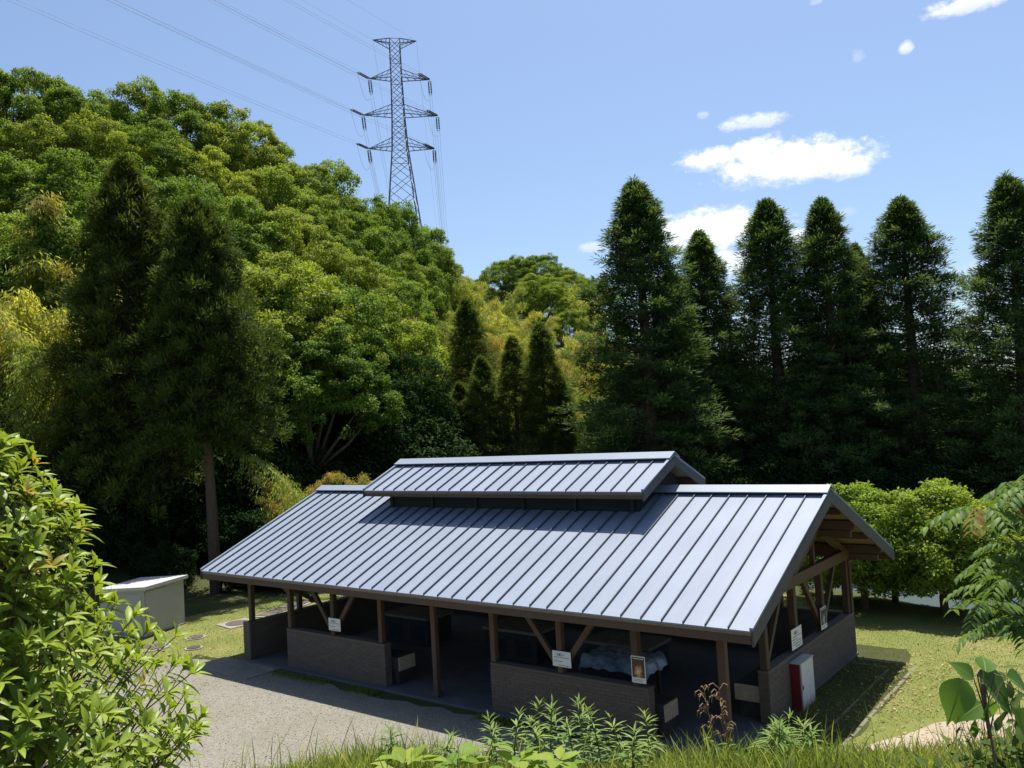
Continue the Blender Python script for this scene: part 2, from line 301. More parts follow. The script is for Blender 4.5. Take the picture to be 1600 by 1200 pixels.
# ------------------------------------------------------------------ object helpers
def link(o, parent=None):
    col.objects.link(o)
    if parent is not None: o.parent = parent
    return o
def tag(o, label=None, cat=None, group=None, kind=None):
    if label: o['label'] = label
    if cat: o['category'] = cat
    if group: o['group'] = group
    if kind: o['kind'] = kind
    return o
def thing(name, label, cat, loc=(0, 0, 0), rz=0.0, group=None):
    o = bpy.data.objects.new(name, None); o.empty_display_size = 0.3
    o.location = tuple(loc); o.rotation_euler = (0, 0, rz); link(o)
    return tag(o, label, cat, group)
def new_mesh(name, V, Fc, mat, smooth=False):
    me = bpy.data.meshes.new(name); me.from_pydata([tuple(map(float, v)) for v in V], [], Fc); me.update()
    if mat is not None: me.materials.append(MT[mat] if isinstance(mat, str) else mat)
    if smooth: me.polygons.foreach_set('use_smooth', [True]*len(me.polygons))
    return me
class MB:
    def __init__(s): s.V = []; s.F = []
    def add(s, V, Fc):
        b = len(s.V); s.V += [tuple(map(float, v)) for v in V]; s.F += [tuple(b+i for i in f) for f in Fc]; return s
    def box(s, x0, x1, y0, y1, z0, z1):
        return s.add([(x0, y0, z0), (x1, y0, z0), (x1, y1, z0), (x0, y1, z0), (x0, y0, z1), (x1, y0, z1), (x1, y1, z1), (x0, y1, z1)],
                     [(0, 3, 2, 1), (4, 5, 6, 7), (0, 1, 5, 4), (1, 2, 6, 5), (2, 3, 7, 6), (3, 0, 4, 7)])
    def cbox(s, x0, x1, y0, y1, z0, z1, c=0.01):      # box with chamfered edges
        vs, idx = [], {}
        for k, z in enumerate((z0, z0+c, z1-c, z1)):
            o = c if k in (0, 3) else 0
            for (x, y) in ((x0+c+o*.0, y0+o), (x1-c, y0+o), (x1-o, y0+c), (x1-o, y1-c), (x1-c, y1-o), (x0+c, y1-o), (x0+o, y1-c), (x0+o, y0+c)):
                vs.append((x, y, z))
        f = [tuple(range(7, -1, -1)), tuple(range(24, 32))]
        for k in range(3):
            for i in range(8): f.append((k*8+i, k*8+(i+1) % 8, k*8+8+(i+1) % 8, k*8+8+i))
        return s.add(vs, f)
    def prism(s, poly, axis, a, b):                   # polygon in the two other axes, extruded along axis
        n = len(poly)
        def P(p, t): return (t, p[0], p[1]) if axis == 0 else ((p[0], t, p[1]) if axis == 1 else (p[0], p[1], t))
        return s.add([P(p, a) for p in poly]+[P(p, b) for p in poly],
                     [tuple(range(n-1, -1, -1)), tuple(range(n, 2*n))]+[(i, (i+1) % n, n+(i+1) % n, n+i) for i in range(n)])
    def beam(s, p0, p1, w, h, up=(0, 0, 1)):
        p0 = Vector(p0); p1 = Vector(p1); d = (p1-p0).normalized(); u = Vector(up)
        if abs(d.dot(u)) > 0.98: u = Vector((1, 0, 0))
        r = d.cross(u).normalized(); u = r.cross(d)
        V = []
        for p in (p0, p1):
            for a, b in ((-1, -1), (1, -1), (1, 1), (-1, 1)): V.append(p+r*(a*w/2)+u*(b*h/2))
        return s.add(V, [(0, 3, 2, 1), (4, 5, 6, 7), (0, 1, 5, 4), (1, 2, 6, 5), (2, 3, 7, 6), (3, 0, 4, 7)])
    def tube(s, pts, radii, n=6, cap=True):
        pts = [Vector(p) for p in pts]; m = len(pts); rings = []
        if isinstance(radii, (int, float)): radii = [radii]*m
        ref = Vector((0, 0, 1)); V = []
        for i, p in enumerate(pts):
            d = (pts[min(i+1, m-1)]-pts[max(i-1, 0)]).normalized()
            r = d.cross(ref if abs(d.z) < 0.95 else Vector((1, 0, 0))).normalized(); u = r.cross(d)
            for k in range(n):
                a = 2*PI*k/n; V.append(p+r*(math.cos(a)*radii[i])+u*(math.sin(a)*radii[i]))
        Fc = [(i*n+k, i*n+(k+1) % n, (i+1)*n+(k+1) % n, (i+1)*n+k) for i in range(m-1) for k in range(n)]
        if cap: Fc += [tuple(range(n-1, -1, -1)), tuple(range((m-1)*n, m*n))]
        return s.add(V, Fc)
    def mesh(s, name, mat, smooth=False): return new_mesh(name, s.V, s.F, mat, smooth)
    def build(s, name, mat, parent=None, smooth=False, loc=None):
        o = bpy.data.objects.new(name, s.mesh(name, mat, smooth))
        if loc is not None: o.location = tuple(loc)
        return link(o, parent)
def obj(name, me, parent=None, loc=None):
    o = bpy.data.objects.new(name, me)
    if loc is not None: o.location = tuple(loc)
    return link(o, parent)
def copy_tree(o, parent=None):
    c = o.copy(); link(c, parent)
    if parent is not None: c.matrix_parent_inverse = o.matrix_parent_inverse
    for ch in list(o.children): copy_tree(ch, c)
    return c

# ---- leaves by the thousand: one mesh of small folded leaves
def norm(a): return a/np.maximum(np.linalg.norm(a, axis=-1, keepdims=True), 1e-9)
def fast_mesh(name, V, Fc, mat, tint=None, smooth=False):
    n = Fc.shape[1]; me = bpy.data.meshes.new(name)
    me.vertices.add(len(V)); me.vertices.foreach_set('co', V.astype(np.float32).ravel())
    me.loops.add(Fc.size); me.loops.foreach_set('vertex_index', Fc.astype(np.int32).ravel())
    me.polygons.add(len(Fc)); me.polygons.foreach_set('loop_start', (np.arange(len(Fc))*n).astype(np.int32))
    if smooth: me.polygons.foreach_set('use_smooth', np.ones(len(Fc), bool))
    me.update(calc_edges=True)
    if tint is not None:
        a = me.attributes.new('tint', 'FLOAT', 'POINT'); a.data.foreach_set('value', np.clip(tint, 0, 1).astype(np.float32))
    me.materials.append(MT[mat]); return me
def kites(name, P, D, N, L, W, T, mat, fold=0.18):
    """P base, D direction, N face normal, L length, W width, T tint: two triangles per leaf"""
    D = norm(D); S = norm(np.cross(D, N)); N = np.cross(S, D)
    L = np.broadcast_to(np.asarray(L, float), (len(P),))[:, None]; W = np.broadcast_to(np.asarray(W, float), (len(P),))[:, None]
    mid = P + D*L*0.45 + N*(W*fold)
    V = np.stack([P, mid - S*W/2, P + D*L - N*(L*0.08), mid + S*W/2], 1).reshape(-1, 3)
    i = np.arange(len(P))*4
    Fc = np.concatenate([np.stack([i, i+2, i+1], 1), np.stack([i, i+3, i+2], 1)])
    return fast_mesh(name, V, Fc, mat, np.repeat(np.broadcast_to(T, (len(P),)), 4))
def blades(name, P, D, N, L, W, T, mat, prof=(0.35, 1.0, 0.75, 0.0), droop=0.25, fold=0.12):
    """longer leaves: strips with a midrib fold and a drooping tip"""
    D = norm(D); S = norm(np.cross(D, N)); N = np.cross(S, D)
    n = len(P); L = np.broadcast_to(np.asarray(L, float), (n,))[:, None]; W = np.broadcast_to(np.asarray(W, float), (n,))[:, None]
    rows = []; k = len(prof)
    for j, w in enumerate(prof):
        t = j/(k-1); c = P + D*L*t - N*(L*droop*t*t)
        rows += [c - S*W*w/2 + N*(W*w*fold), c, c + S*W*w/2 + N*(W*w*fold)]
    V = np.stack(rows, 1).reshape(-1, 3); i = np.arange(n)*(3*k); Fs = []
    for j in range(k-1):
        a = i+3*j; b = a+3
        Fs += [np.stack([a, a+1, b+1, b], 1), np.stack([a+1, a+2, b+2, b+1], 1)]
    return fast_mesh(name, V, np.concatenate(Fs), mat, np.repeat(np.broadcast_to(T, (n,)), 3*k), smooth=False)
def rdir(rng, n): return norm(rng.normal(size=(n, 3)))

# ------------------------------------------------------------------ plant prototypes (meshes)
def broad_crown(seed, rx, rz, n_lobe, n_sub, n_leaf, leaf, mat, lobe_r=1.5, sub_r=0.62, zc=0.0, low=0.35, sep=0.72):
    rng = np.random.default_rng(seed); lobes = []
    tries = 0
    while len(lobes) < n_lobe and tries < 4000:
        tries += 1
        d = norm(rng.normal(size=3)); d[2] = abs(d[2])*(0.75+low) - low; d = norm(d)
        c = d*np.array([rx, rx, rz])*rng.uniform(0.72, 1.0)
        if all(np.linalg.norm(c-o) > lobe_r*sep for o in lobes): lobes.append(c)
    P, D, N, T = [], [], [], []
    for c in lobes:
        r = lobe_r*rng.uniform(0.75, 1.2); lt = rng.uniform(-0.12, 0.12)
        out = norm(c*np.array([1, 1, 1.2]))
        for _ in range(n_sub):
            d = rdir(rng, 1)[0] + out*0.6 + np.array([0, 0, 0.30]); d = norm(d)
            sc = c + d*r*rng.uniform(0.65, 1.0); sr = sub_r*rng.uniform(0.7, 1.25)
            q = rdir(rng, n_leaf) + d*0.5 + np.array([0, 0, 0.25]); q = norm(q)
            p = sc + q*sr*rng.uniform(0.45, 1.0, (n_leaf, 1))*np.array([1.0, 1.0, 0.75])
            P.append(p); dd = rdir(rng, n_leaf)*0.8 + q*0.5 - np.array([0, 0, 0.25]); D.append(dd)
            N.append(q*1.0 + d*0.35 + np.array([0, 0, 0.25]) + rdir(rng, n_leaf)*0.38)
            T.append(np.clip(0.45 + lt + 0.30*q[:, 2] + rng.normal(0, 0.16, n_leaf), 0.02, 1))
    P = np.concatenate(P); P[:, 2] += zc
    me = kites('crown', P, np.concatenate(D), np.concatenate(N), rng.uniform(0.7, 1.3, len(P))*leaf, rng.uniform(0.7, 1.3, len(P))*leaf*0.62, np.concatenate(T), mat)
    return me, [l+np.array([0, 0, zc]) for l in lobes]
def broad_trunk(seed, lobes, zc, r0, mat='bark'):
    rnd = random.Random(seed); mb = MB(); fork = zc*0.48
    pts = [(0, 0, -1.5), (0.05, 0.02, fork*0.5), (rnd.uniform(-.2, .2), rnd.uniform(-.2, .2), fork)]
    mb.tube(pts, [r0*1.25, r0, r0*0.8], 8); f = Vector(pts[-1])
    for c in lobes[::2]:
        c = Vector(c); m = f.lerp(c, 0.5)+Vector((rnd.uniform(-.3, .3), rnd.uniform(-.3, .3), -0.25))
        mb.tube([f-Vector((0, 0, .2)), m, c], [r0*0.5, r0*0.3, r0*0.1], 5)
    return mb.mesh('trunk', mat, True)
def conifer(seed, H, Rb, zb, n_br, n_tuft, n_card, card, mat, shape=0.85, up=0.25, droop=0.35, dens_top=1.0, wid=0.2, full=0.55, jit=0.6):
    rng = np.random.default_rng(seed); P, D, N, T = [], [], [], []; br = MB()
    for i in range(n_br):
        t = (i+rng.uniform())/n_br; z = zb + (H-zb)*(1-(1-t)**1.25); s = (H-z)/(H-zb)
        a = i*2.39996 + rng.uniform(-.5, .5)
        L = Rb*(min(1.0, s/full)**shape)*rng.uniform(jit, 1.12)*(1+0.10*math.sin(a*2+seed)+0.10*math.sin(z*2.1+seed*3+a)) + 0.05; h = np.array([math.cos(a), math.sin(a), 0])
        elev = up + 0.45*(1-s)**3
        def at(q): return np.array([0, 0, z]) + h*L*q + np.array([0, 0, 1.0])*(L*(elev*q - droop*q*q*s))
        br.tube([at(0), at(.5), at(.95)], [0.012*L+0.015, 0.008*L+0.008, 0.006], 3, False)
        lt = rng.uniform(-0.1, 0.1); ts = min(1.0, 0.28+(H-z)/3.2)
        for j in range(max(3, int(n_tuft*(0.35+0.65*L/Rb)))):
            q = rng.uniform(0.22, 1.02)**0.8; side = np.array([-h[1], h[0], 0])*rng.normal(0, 0.16*L*(1.15-q)+0.05)
            c = at(q)+side+np.array([0, 0, rng.normal(0, 0.10)])
            k = n_card; o = rdir(rng, k)
            p = c + o*rng.uniform(0.02, 0.27, (k, 1))*np.array([ts, ts, 0.8])
            P.append(p); D.append(o*0.8 + h*0.55 + np.array([0, 0, 0.35]))
            N.append(rdir(rng, k)*0.6 + np.array([0, 0, 0.8]) + h*0.3)
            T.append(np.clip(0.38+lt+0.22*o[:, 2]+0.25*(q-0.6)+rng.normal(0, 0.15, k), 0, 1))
    # leading shoot
    k = n_card*6; o = rdir(rng, k); zz = rng.uniform(-1.6, 0.25, k)
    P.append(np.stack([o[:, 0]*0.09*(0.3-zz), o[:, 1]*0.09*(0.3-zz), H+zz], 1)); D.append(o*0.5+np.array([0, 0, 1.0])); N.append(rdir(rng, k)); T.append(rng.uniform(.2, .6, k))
    P = np.concatenate(P); n = len(P)
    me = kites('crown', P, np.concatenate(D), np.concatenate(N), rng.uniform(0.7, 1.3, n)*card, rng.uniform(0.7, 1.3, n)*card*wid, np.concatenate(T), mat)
    return me, br
def bamboo(seed, H, n_culm, n_br, n_leaf, mat, spread=1.1, leaf=0.30, arch=0.30):
    rng = np.random.default_rng(seed); P, D, N, T = [], [], [], []; culms = []
    for c in range(n_culm):
        a = rng.uniform(0, 2*PI); b = np.array([math.cos(a), math.sin(a), 0])*rng.uniform(0, spread)
        a2 = a+rng.normal(0, .7); dr = np.array([math.cos(a2), math.sin(a2), 0]); h = H*rng.uniform(0.78, 1.05); ar = arch*h*rng.uniform(.5, 1.2)
        def at(t): return b + dr*(ar*t**3) + np.array([0, 0, h*(t - 0.14*t**5)])
        culms.append(([at(t) - (np.array([0, 0, 1.2]) if t == 0 else 0) for t in (0, .3, .55, .75, .9, 1)], [0.05, 0.045, 0.036, 0.025, 0.014, 0.004]))
        for i in range(n_br):
            t = 0.34+0.66*(i+rng.uniform())/n_br; o = at(t); ang = rng.uniform(0, 2*PI); hh = np.array([math.cos(ang), math.sin(ang), 0])
            L = (1.5-0.95*abs(t-0.55)*1.6)*rng.uniform(.6, 1.1)*H/12; lt = rng.uniform(-.15, .15)
            q = rng.uniform(0.15, 1.0, n_leaf)[:, None]
            p = o + hh*L*q + np.array([0, 0, 1.0])*(L*(0.35*q-0.75*q*q)) + rng.normal(0, 0.16, (n_leaf, 3))
            P.append(p); D.append(hh*0.5 + rdir(rng, n_leaf)*0.55 + np.array([0, 0, -0.75])); N.append(rdir(rng, n_leaf)*.8 + np.array([0, 0, .6]))
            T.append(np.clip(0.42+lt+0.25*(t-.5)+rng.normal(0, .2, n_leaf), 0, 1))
    P = np.concatenate(P); n = len(P)
    me = kites('foliage', P, np.concatenate(D), np.concatenate(N), rng.uniform(.7, 1.3, n)*leaf, rng.uniform(.7, 1.3, n)*leaf*.24, np.concatenate(T), mat)
    return me, culms
# ------------------------------------------------------------------ where the hillside trees stand: (u, v of the tree top, distance, kind)
HILL = []
def hill(kind, *rows): HILL.extend((u, v, d, kind) for (u, v, d) in rows)
hill('camphor', (-150, 130, 72), (-60, 112, 72), (30, 120, 74), (115, 140, 76), (200, 148, 78), (280, 162, 80), (350, 186, 82), (425, 233, 84), (490, 262, 88), (545, 305, 94),
     (-90, 200, 62), (0, 210, 64), (80, 200, 66), (160, 195, 67), (240, 212, 69), (320, 240, 70), (390, 275, 73), (460, 308, 77), (520, 338, 81), (572, 378, 87), (612, 405, 94),
     (-60, 280, 54), (60, 268, 57), (150, 262, 58), (270, 285, 60), (350, 318, 62), (430, 345, 65), (500, 382, 69), (550, 415, 73), (590, 440, 80),
     (405, 420, 49), (450, 432, 46.5), (500, 445, 48), (548, 468, 50), (330, 420, 47), (240, 400, 47), (90, 340, 46), (420, 500, 44), (480, 520, 44), (150, 380, 46))
hill('dark', (598, 330, 105), (634, 358, 112), (660, 396, 116), (300, 500, 50), (530, 555, 49), (640, 610, 50), (395, 560, 46), (600, 560, 48), (60, 560, 45), (150, 600, 45), (0, 620, 44), (-80, 500, 44), (905, 670, 66),
     (790, 405, 150), (835, 404, 152), (872, 420, 150), (858, 455, 136), (886, 485, 128), (925, 440, 165), (840, 430, 140))
hill('bamboo', (700, 420, 118), (735, 412, 124), (770, 430, 118), (660, 420, 108), (690, 445, 100), (725, 450, 104), (760, 470, 104), (800, 465, 112), (835, 480, 116), (905, 440, 135), (930, 470, 130),
     (700, 490, 88), (745, 500, 90), (785, 505, 94), (820, 520, 95), (900, 510, 108), (925, 530, 104), (860, 540, 96), (890, 570, 88), (915, 590, 84), (760, 545, 80), (730, 560, 74), (905, 630, 74), (875, 610, 78), (830, 570, 84), (800, 550, 86),
     (30, 335, 43), (85, 350, 43), (15, 405, 39), (62, 390, 39), (108, 430, 39.5), (-30, 390, 40), (40, 470, 36.5), (95, 500, 37), (930, 640, 72), (640, 470, 74))
hill('straw', (20, 305, 46), (100, 355, 44), (5, 440, 37.5), (700, 560, 74), (640, 560, 58), (755, 500, 88), (690, 470, 92), (650, 485, 66), (605, 490, 62), (690, 525, 68), (560, 540, 55), (515, 555, 52), (720, 580, 62), (665, 590, 56), (700, 630, 56), (740, 520, 84), (120, 540, 44), (470, 570, 50), (880, 545, 100))
hill('green', (655, 570, 55), (625, 520, 60), (600, 610, 48), (660, 650, 49), (560, 590, 50))
hill('conifer', (728, 470, 56), (752, 560, 49), (800, 530, 50), (843, 508, 48.5), (874, 590, 47.5), (718, 600, 49))
HILL = [(u, v, d, 'camphor' if k == 'dark' and d > 90 else k) for (u, v, d, k) in HILL]
for _v in (505, 545, 585, 625):
    for _u in range(690, 935, 38): HILL.append((_u+(_v*7) % 23, _v+(_u*5) % 17-8, 98-(_v-505)*0.22, 'bamboo' if (_u+_v) % 5 else 'straw'))
WANT = dict(camphor=12.5, dark=9.5, bamboo=11.5, straw=11.5, green=8.0, conifer=12.0)
CP = []                                            # terrain control points
for (u, v, d, k) in HILL:
    p = atd(u, v, d); CP.append((p[0], p[1], max(-0.2, p[2]-WANT[k])))
for (u, d, z) in ((-700, 60, 12), (-700, 100, 30), (-500, 45, 4), (-400, 90, 32), (-300, 150, 45), (100, 110, 40), (350, 130, 42), (560, 170, 44), (632, 168, 44), (700, 190, 38), (850, 230, 30), (950, 220, 22),
                  (1020, 130, 5), (1100, 180, 10), (1000, 80, 2), (1100, 90, 2.0), (1250, 100, 2.2), (1400, 100, 2.2), (1600, 100, 2.2), (1900, 90, 2), (1300, 200, 6), (1700, 200, 6), (0, 250, 55), (300, 300, 60), (1500, 350, 8)):
    p = atd(u, 600, d); CP.append((p[0], p[1], z))
for x in range(-24, 26, 6):
    for y in range(-14, 40, 6):
        if x < -18 and y > 8: continue
        CP += [(x, y, 0.0)]*2
CP += [(-27, 2, 0.15), (-27, -6, 0.1), (-33, -8, 0.6), (-24, 8, 0.1), (-23, 14, 0.2), (-20, 22, 0.2), (-18, 28, 0.2), (-14, 34, 0.2), (-6, 42, 0.3)]
CP = np.array(CP)
def hill_z(x, y):
    x = np.asarray(x, float); y = np.asarray(y, float); sh = x.shape; X = x.ravel()[:, None]; Y = y.ravel()[:, None]
    out = np.zeros(X.shape[0])
    for s in range(0, len(out), 4000):
        e = slice(s, s+4000); dc = np.hypot(X[e]-CAM[0], Y[e]-CAM[1])
        bw = 2.6 + 0.055*dc
        d2 = ((X[e]-CP[None, :, 0])**2 + (Y[e]-CP[None, :, 1])**2)/bw**2
        w = np.exp(-0.5*d2) + 1e-4/(1+d2)
        out[e] = (w*CP[None, :, 2]).sum(1)/w.sum(1)
    # level ground round the pavilion
    return out.reshape(sh)
FLAT_C = np.array([-8.0, 5.0])
def ground_z(x, y):
    x = np.asarray(x, float); y = np.asarray(y, float)
    z = hill_z(x, y)
    m = np.clip((np.maximum(np.abs(x+8.0)-16.0, np.abs(y-6.0)*0.8-10.0))/5.0, 0, 1); m = m*m*(3-2*m)
    z = z*m
    # pond basin
    q = np.clip(1-np.hypot((x-4.0)/13.5, (y-22.5)/8.2), 0, 1); z = z - np.minimum(q*4, 1)*0.9
    # the grassy bank the photographer stands on
    b = (x-CAM[0])*FH[0] + (y-CAM[1])*FH[1]; a = (x-CAM[0])*_rt[0] + (y-CAM[1])*_rt[1]
    bc = 4.40 + 0.10*np.clip(-a-0.3, 0, 1.0) - 1.1*np.clip(-a-1.75, 0, 2) + 0.10*np.sin(a*1.7+0.6) + 0.12*np.clip(a-1.5, 0, 6)
    s = b-bc
    k = 0.35; soft = np.where(s/k > 30, s, k*np.log1p(np.exp(np.clip(s/k, -40, 30))))
    zb = 4.42 + 0.05*np.sin(x*2.1+1)*np.cos(y*1.7) + 0.13*np.exp(-((a+1.05)/0.65)**2) - 0.60*soft
    return np.maximum(z, zb) + 0.25*np.exp(-((z-zb)/0.6)**2)*0
def gz(x, y): return float(ground_z(np.array([x]), np.array([y]))[0])

# ------------------------------------------------------------------ ground
def axis(lo, hi, fine_lo, fine_hi, fine, mid, coarse):
    a = list(np.arange(fine_lo, fine_hi+1e-6, fine)); x = fine_hi; st = fine
    while x < hi: st = min(st*1.16, coarse if x > fine_hi+120 else mid); x += st; a.append(x)
    x = fine_lo; st = fine
    while x > lo: st = min(st*1.16, coarse if x < fine_lo-150 else mid); x -= st; a.insert(0, x)
    return np.array(a)
gx = axis(-1500, 1500, -2, 11, 0.33, 4.0, 120); gy = axis(-300, 2500, -14, -4, 0.33, 4.0, 120)
GX, GY = np.meshgrid(gx, gy, indexing='xy'); GZ = ground_z(GX, GY)
ny, nx = GX.shape; ii = (np.arange(ny-1)[:, None]*nx + np.arange(nx-1)[None, :]).ravel()
gme = fast_mesh('ground', np.stack([GX, GY, GZ], -1).reshape(-1, 3), np.stack([ii, ii+1, ii+nx+1, ii+nx], 1), 'ground', None, True)
tag(obj('ground', gme), kind='structure')
def sheet(name, pts, z, mat, wob=0.15, seed=0):
    """flat ground sheet with an uneven edge"""
    rnd = random.Random(seed); out = []
    n = len(pts)
    for i in range(n):
        a = np.array(pts[i]); b = np.array(pts[(i+1) % n]); L = np.linalg.norm(b-a); m = max(1, int(L/0.5))
        d = (b-a)/L; nn = np.array([-d[1], d[0]])
        for j in range(m): out.append(a+(b-a)*j/m + nn*rnd.uniform(-wob, wob))
    me = new_mesh(name, [(p[0], p[1], z) for p in out], [tuple(range(len(out)))], mat)
    return tag(obj(name, me), kind='structure')
sheet('lawn', [(-26, -9), (-16.9, -9), (-16.9, 0.2), (-15.3, 0.4), (-15.3, 13.5), (-21.5, 12.5), (-22.8, 8), (-22.6, 3.2), (-25, 1)], 0.006, 'lawn', 0.12, 1)
lawn_r = sheet('lawn', [(-16, 9.2), (0.05, 9.2), (0.62, 7.0), (0.62, -6), (16, -6), (16, 13.6), (4, 14.0), (-3, 14.4), (-16, 13.5)], 0.006, 'lawn', 0.08, 2)
sheet('gravel_yard', [(-18.6, -10), (2.0, -10), (2.0, -2.0), (-0.2, 0.2), (-15.6, 0.2), (-17.0, -0.2), (-17.6, -3)], 0.010, 'gravel', 0.14, 3)
sheet('dirt_path', [(0.5, 1.2), (1.0, 2.9), (1.75, 4.2), (2.9, 5.6), (5.5, 7.4), (9, 8.6), (9, 6.6), (6, 5.2), (3.9, 3.6), (2.6, 1.4), (2.0, -1.5), (0.6, -2.0)], 0.011, 'dirt', 0.10, 4)
sheet('dirt_verge', [(-0.80, 2.0), (0.02, 2.0), (0.02, 7.3), (-0.80, 7.5)], 0.011, 'ground', 0.02, 5)
# concrete edging of the gutter beside the gable
for i, (x0, x1, y0, y1) in enumerate([(0.05, 0.11, 1.5, 7.45), (0.52, 0.60, 1.2, 7.95), (-0.75, 0.05, 7.45, 7.51), (-0.75, 0.52, 7.88, 7.95)]):
    mb = MB(); rnd = random.Random(i)
    lx = (x1-x0) > (y1-y0); n = int(max(x1-x0, y1-y0)/0.6)+1
    for k in range(n):
        a = k/n; b = (k+1)/n-0.012; h = 0.012+rnd.uniform(-.008, .006)
        if lx: mb.cbox(x0+(x1-x0)*a, x0+(x1-x0)*b, y0, y1, -0.1, h, 0.008)
        else: mb.cbox(x0, x1, y0+(y1-y0)*a, y0+(y1-y0)*b, -0.1, h, 0.008)
    tag(mb.build('kerb', 'kerb'), kind='structure')
tag(MB().box(-30, 40, 12, 40, -0.42, -0.40).build('pond_water', 'water'), kind='structure')

# ------------------------------------------------------------------ pavilion
L0, L1 = -16.2, 0.0; RY = 4.427; BY = 2*RY; ZE, ZR = 2.504, 4.386; K = (ZR-ZE)/RY
U0, U1, UD, UZE, UZR = -12.513, -3.51, 1.537, 4.495, 5.163; UK = (UZR-UZE)/UD
PV = thing('pavilion', 'open sided brown timber and brick pavilion with blue grey standing seam metal roof', 'pavilion', (0, 0, 0))
def slab_poly(y0, z0, y1, z1, th):                # slope strip in (y, z)
    d = np.array([y1-y0, z1-z0]); d /= np.linalg.norm(d); n = np.array([-d[1], d[0]])
    if n[1] < 0: n = -n
    return [(y0, z0), (y1, z1), (y1-n[0]*th, z1-n[1]*th), (y0-n[0]*th, z0-n[1]*th)], d, n
def make_roof(x0, x1, ya, za, yr, zr, npan, name, over=0.0):
    """double pitched metal roof: deck, panels, seams, ridge cap, trims"""
    poly_f, d, n = slab_poly(ya, za-0.03, yr, zr-0.03, 0.05)
    yb = 2*yr-ya
    mb = MB().prism([(ya+0.02, za-0.035), (yr, zr-0.035), (yb-0.02, za-0.035), (yb-0.02, za-0.08), (yr, zr-0.085), (ya+0.02, za-0.08)], 0, x0+0.03, x1-0.03)
    roof = mb.build(name, 'soffit', PV)
    pitch = (x1-x0)/npan
    Ls = math.hypot(yr-ya, zr-za)
    def panel_mesh(w, side):
        m = MB(); g = 0.004
        if side == 0: pl = [(0, 0), (yr-ya-0.10, (zr-za)*(1-0.10/(yr-ya))), (yr-ya-0.10, (zr-za)*(1-0.10/(yr-ya))-0.03), (0, -0.03)]
        else: pl = [(0, 0), (0, -0.03), (-(yr-ya-0.10), (zr-za)*(1-0.10/(yr-ya))-0.03), (-(yr-ya-0.10), (zr-za)*(1-0.10/(yr-ya)))]
        m.prism(pl, 0, g, w-g); return m.mesh('roof_panel', 'roof')
    def seam_mesh(side):
        m = MB(); s = 1 if side == 0 else -1; a, h = 0.022, 0.046
        e = (yr-ya-0.10)*s; ez = (zr-za)*(1-0.10/(yr-ya))
        m.add([(-a/2, 0, 0), (a/2, 0, 0), (a*0.42, 0, h), (-a*0.42, 0, h), (-a/2, e, ez), (a/2, e, ez), (a*0.42, e, ez+h), (-a*0.42, e, ez+h)],
              [(0, 3, 2, 1), (4, 5, 6, 7), (0, 1, 5, 4), (1, 2, 6, 5), (2, 3, 7, 6), (3, 0, 4, 7)])
        return m.mesh('roof_seam', 'seam')
    for side, y0 in ((0, ya), (1, yb)):
        pm, sm = panel_mesh(pitch, side), seam_mesh(side)
        rnd = random.Random(side+7)
        for i in range(npan):
            obj('roof_panel', pm, roof, (x0+i*pitch, y0, za+rnd.uniform(-.0015, .0015)))
            if i: obj('roof_seam', sm, roof, (x0+i*pitch, y0, za+0.001))
    # verge trims and ridge cap
    for xx0, xx1 in ((x0-0.02, x0+0.045), (x1-0.045, x1+0.02)):
        for s in (0, 1):
            q = [(ya, za+0.055), (yr-0.02, zr+0.055), (yr-0.02, zr+0.02), (ya, za+0.005)] if s == 0 else [(yr+0.02, zr+0.055), (yb, za+0.055), (yb, za+0.005), (yr+0.02, zr+0.02)]
            MB().prism(q, 0, xx0, xx1).build('verge_trim', 'roof', roof)
    k = (zr-za)/(yr-ya)
    MB().prism([(yr-0.20, zr-0.20*k+0.012), (yr, zr+0.012), (yr+0.20, zr-0.20*k+0.012), (yr+0.20, zr-0.20*k+0.075), (yr, zr+0.075), (yr-0.20, zr-0.20*k+0.075)], 0, x0+0.05, x1-0.05).build('ridge_vent_shade', 'void', roof)  # dark filler painting the shadow gap below the ridge cap
    MB().prism([(yr-0.26, zr-0.26*k+0.08), (yr, zr+0.095), (yr+0.26, zr-0.26*k+0.08), (yr+0.26, zr-0.26*k+0.095), (yr, zr+0.125), (yr-0.26, zr-0.26*k+0.10)], 0, x0-0.03, x1+0.03).build('ridge_cap', 'cap', roof)
    return roof
MAIN = make_roof(L0, L1, 0.0, ZE, RY, ZR, 39, 'roof')
UPPER = make_roof(U0, U1, RY-UD, UZE, RY, UZR, 22, 'monitor_roof')
UPPER['label'] = 'small raised metal roof along the ridge'
def bp(name, mat, p0, p1, w, h, parent=PV, up=(0, 0, 1)): return MB().beam(p0, p1, w, h, up).build(name, mat, parent)
def bx(name, mat, x0, x1, y0, y1, z0, z1, parent=PV, c=0.008): return MB().cbox(x0, x1, y0, y1, z0, z1, c).build(name, mat, parent)
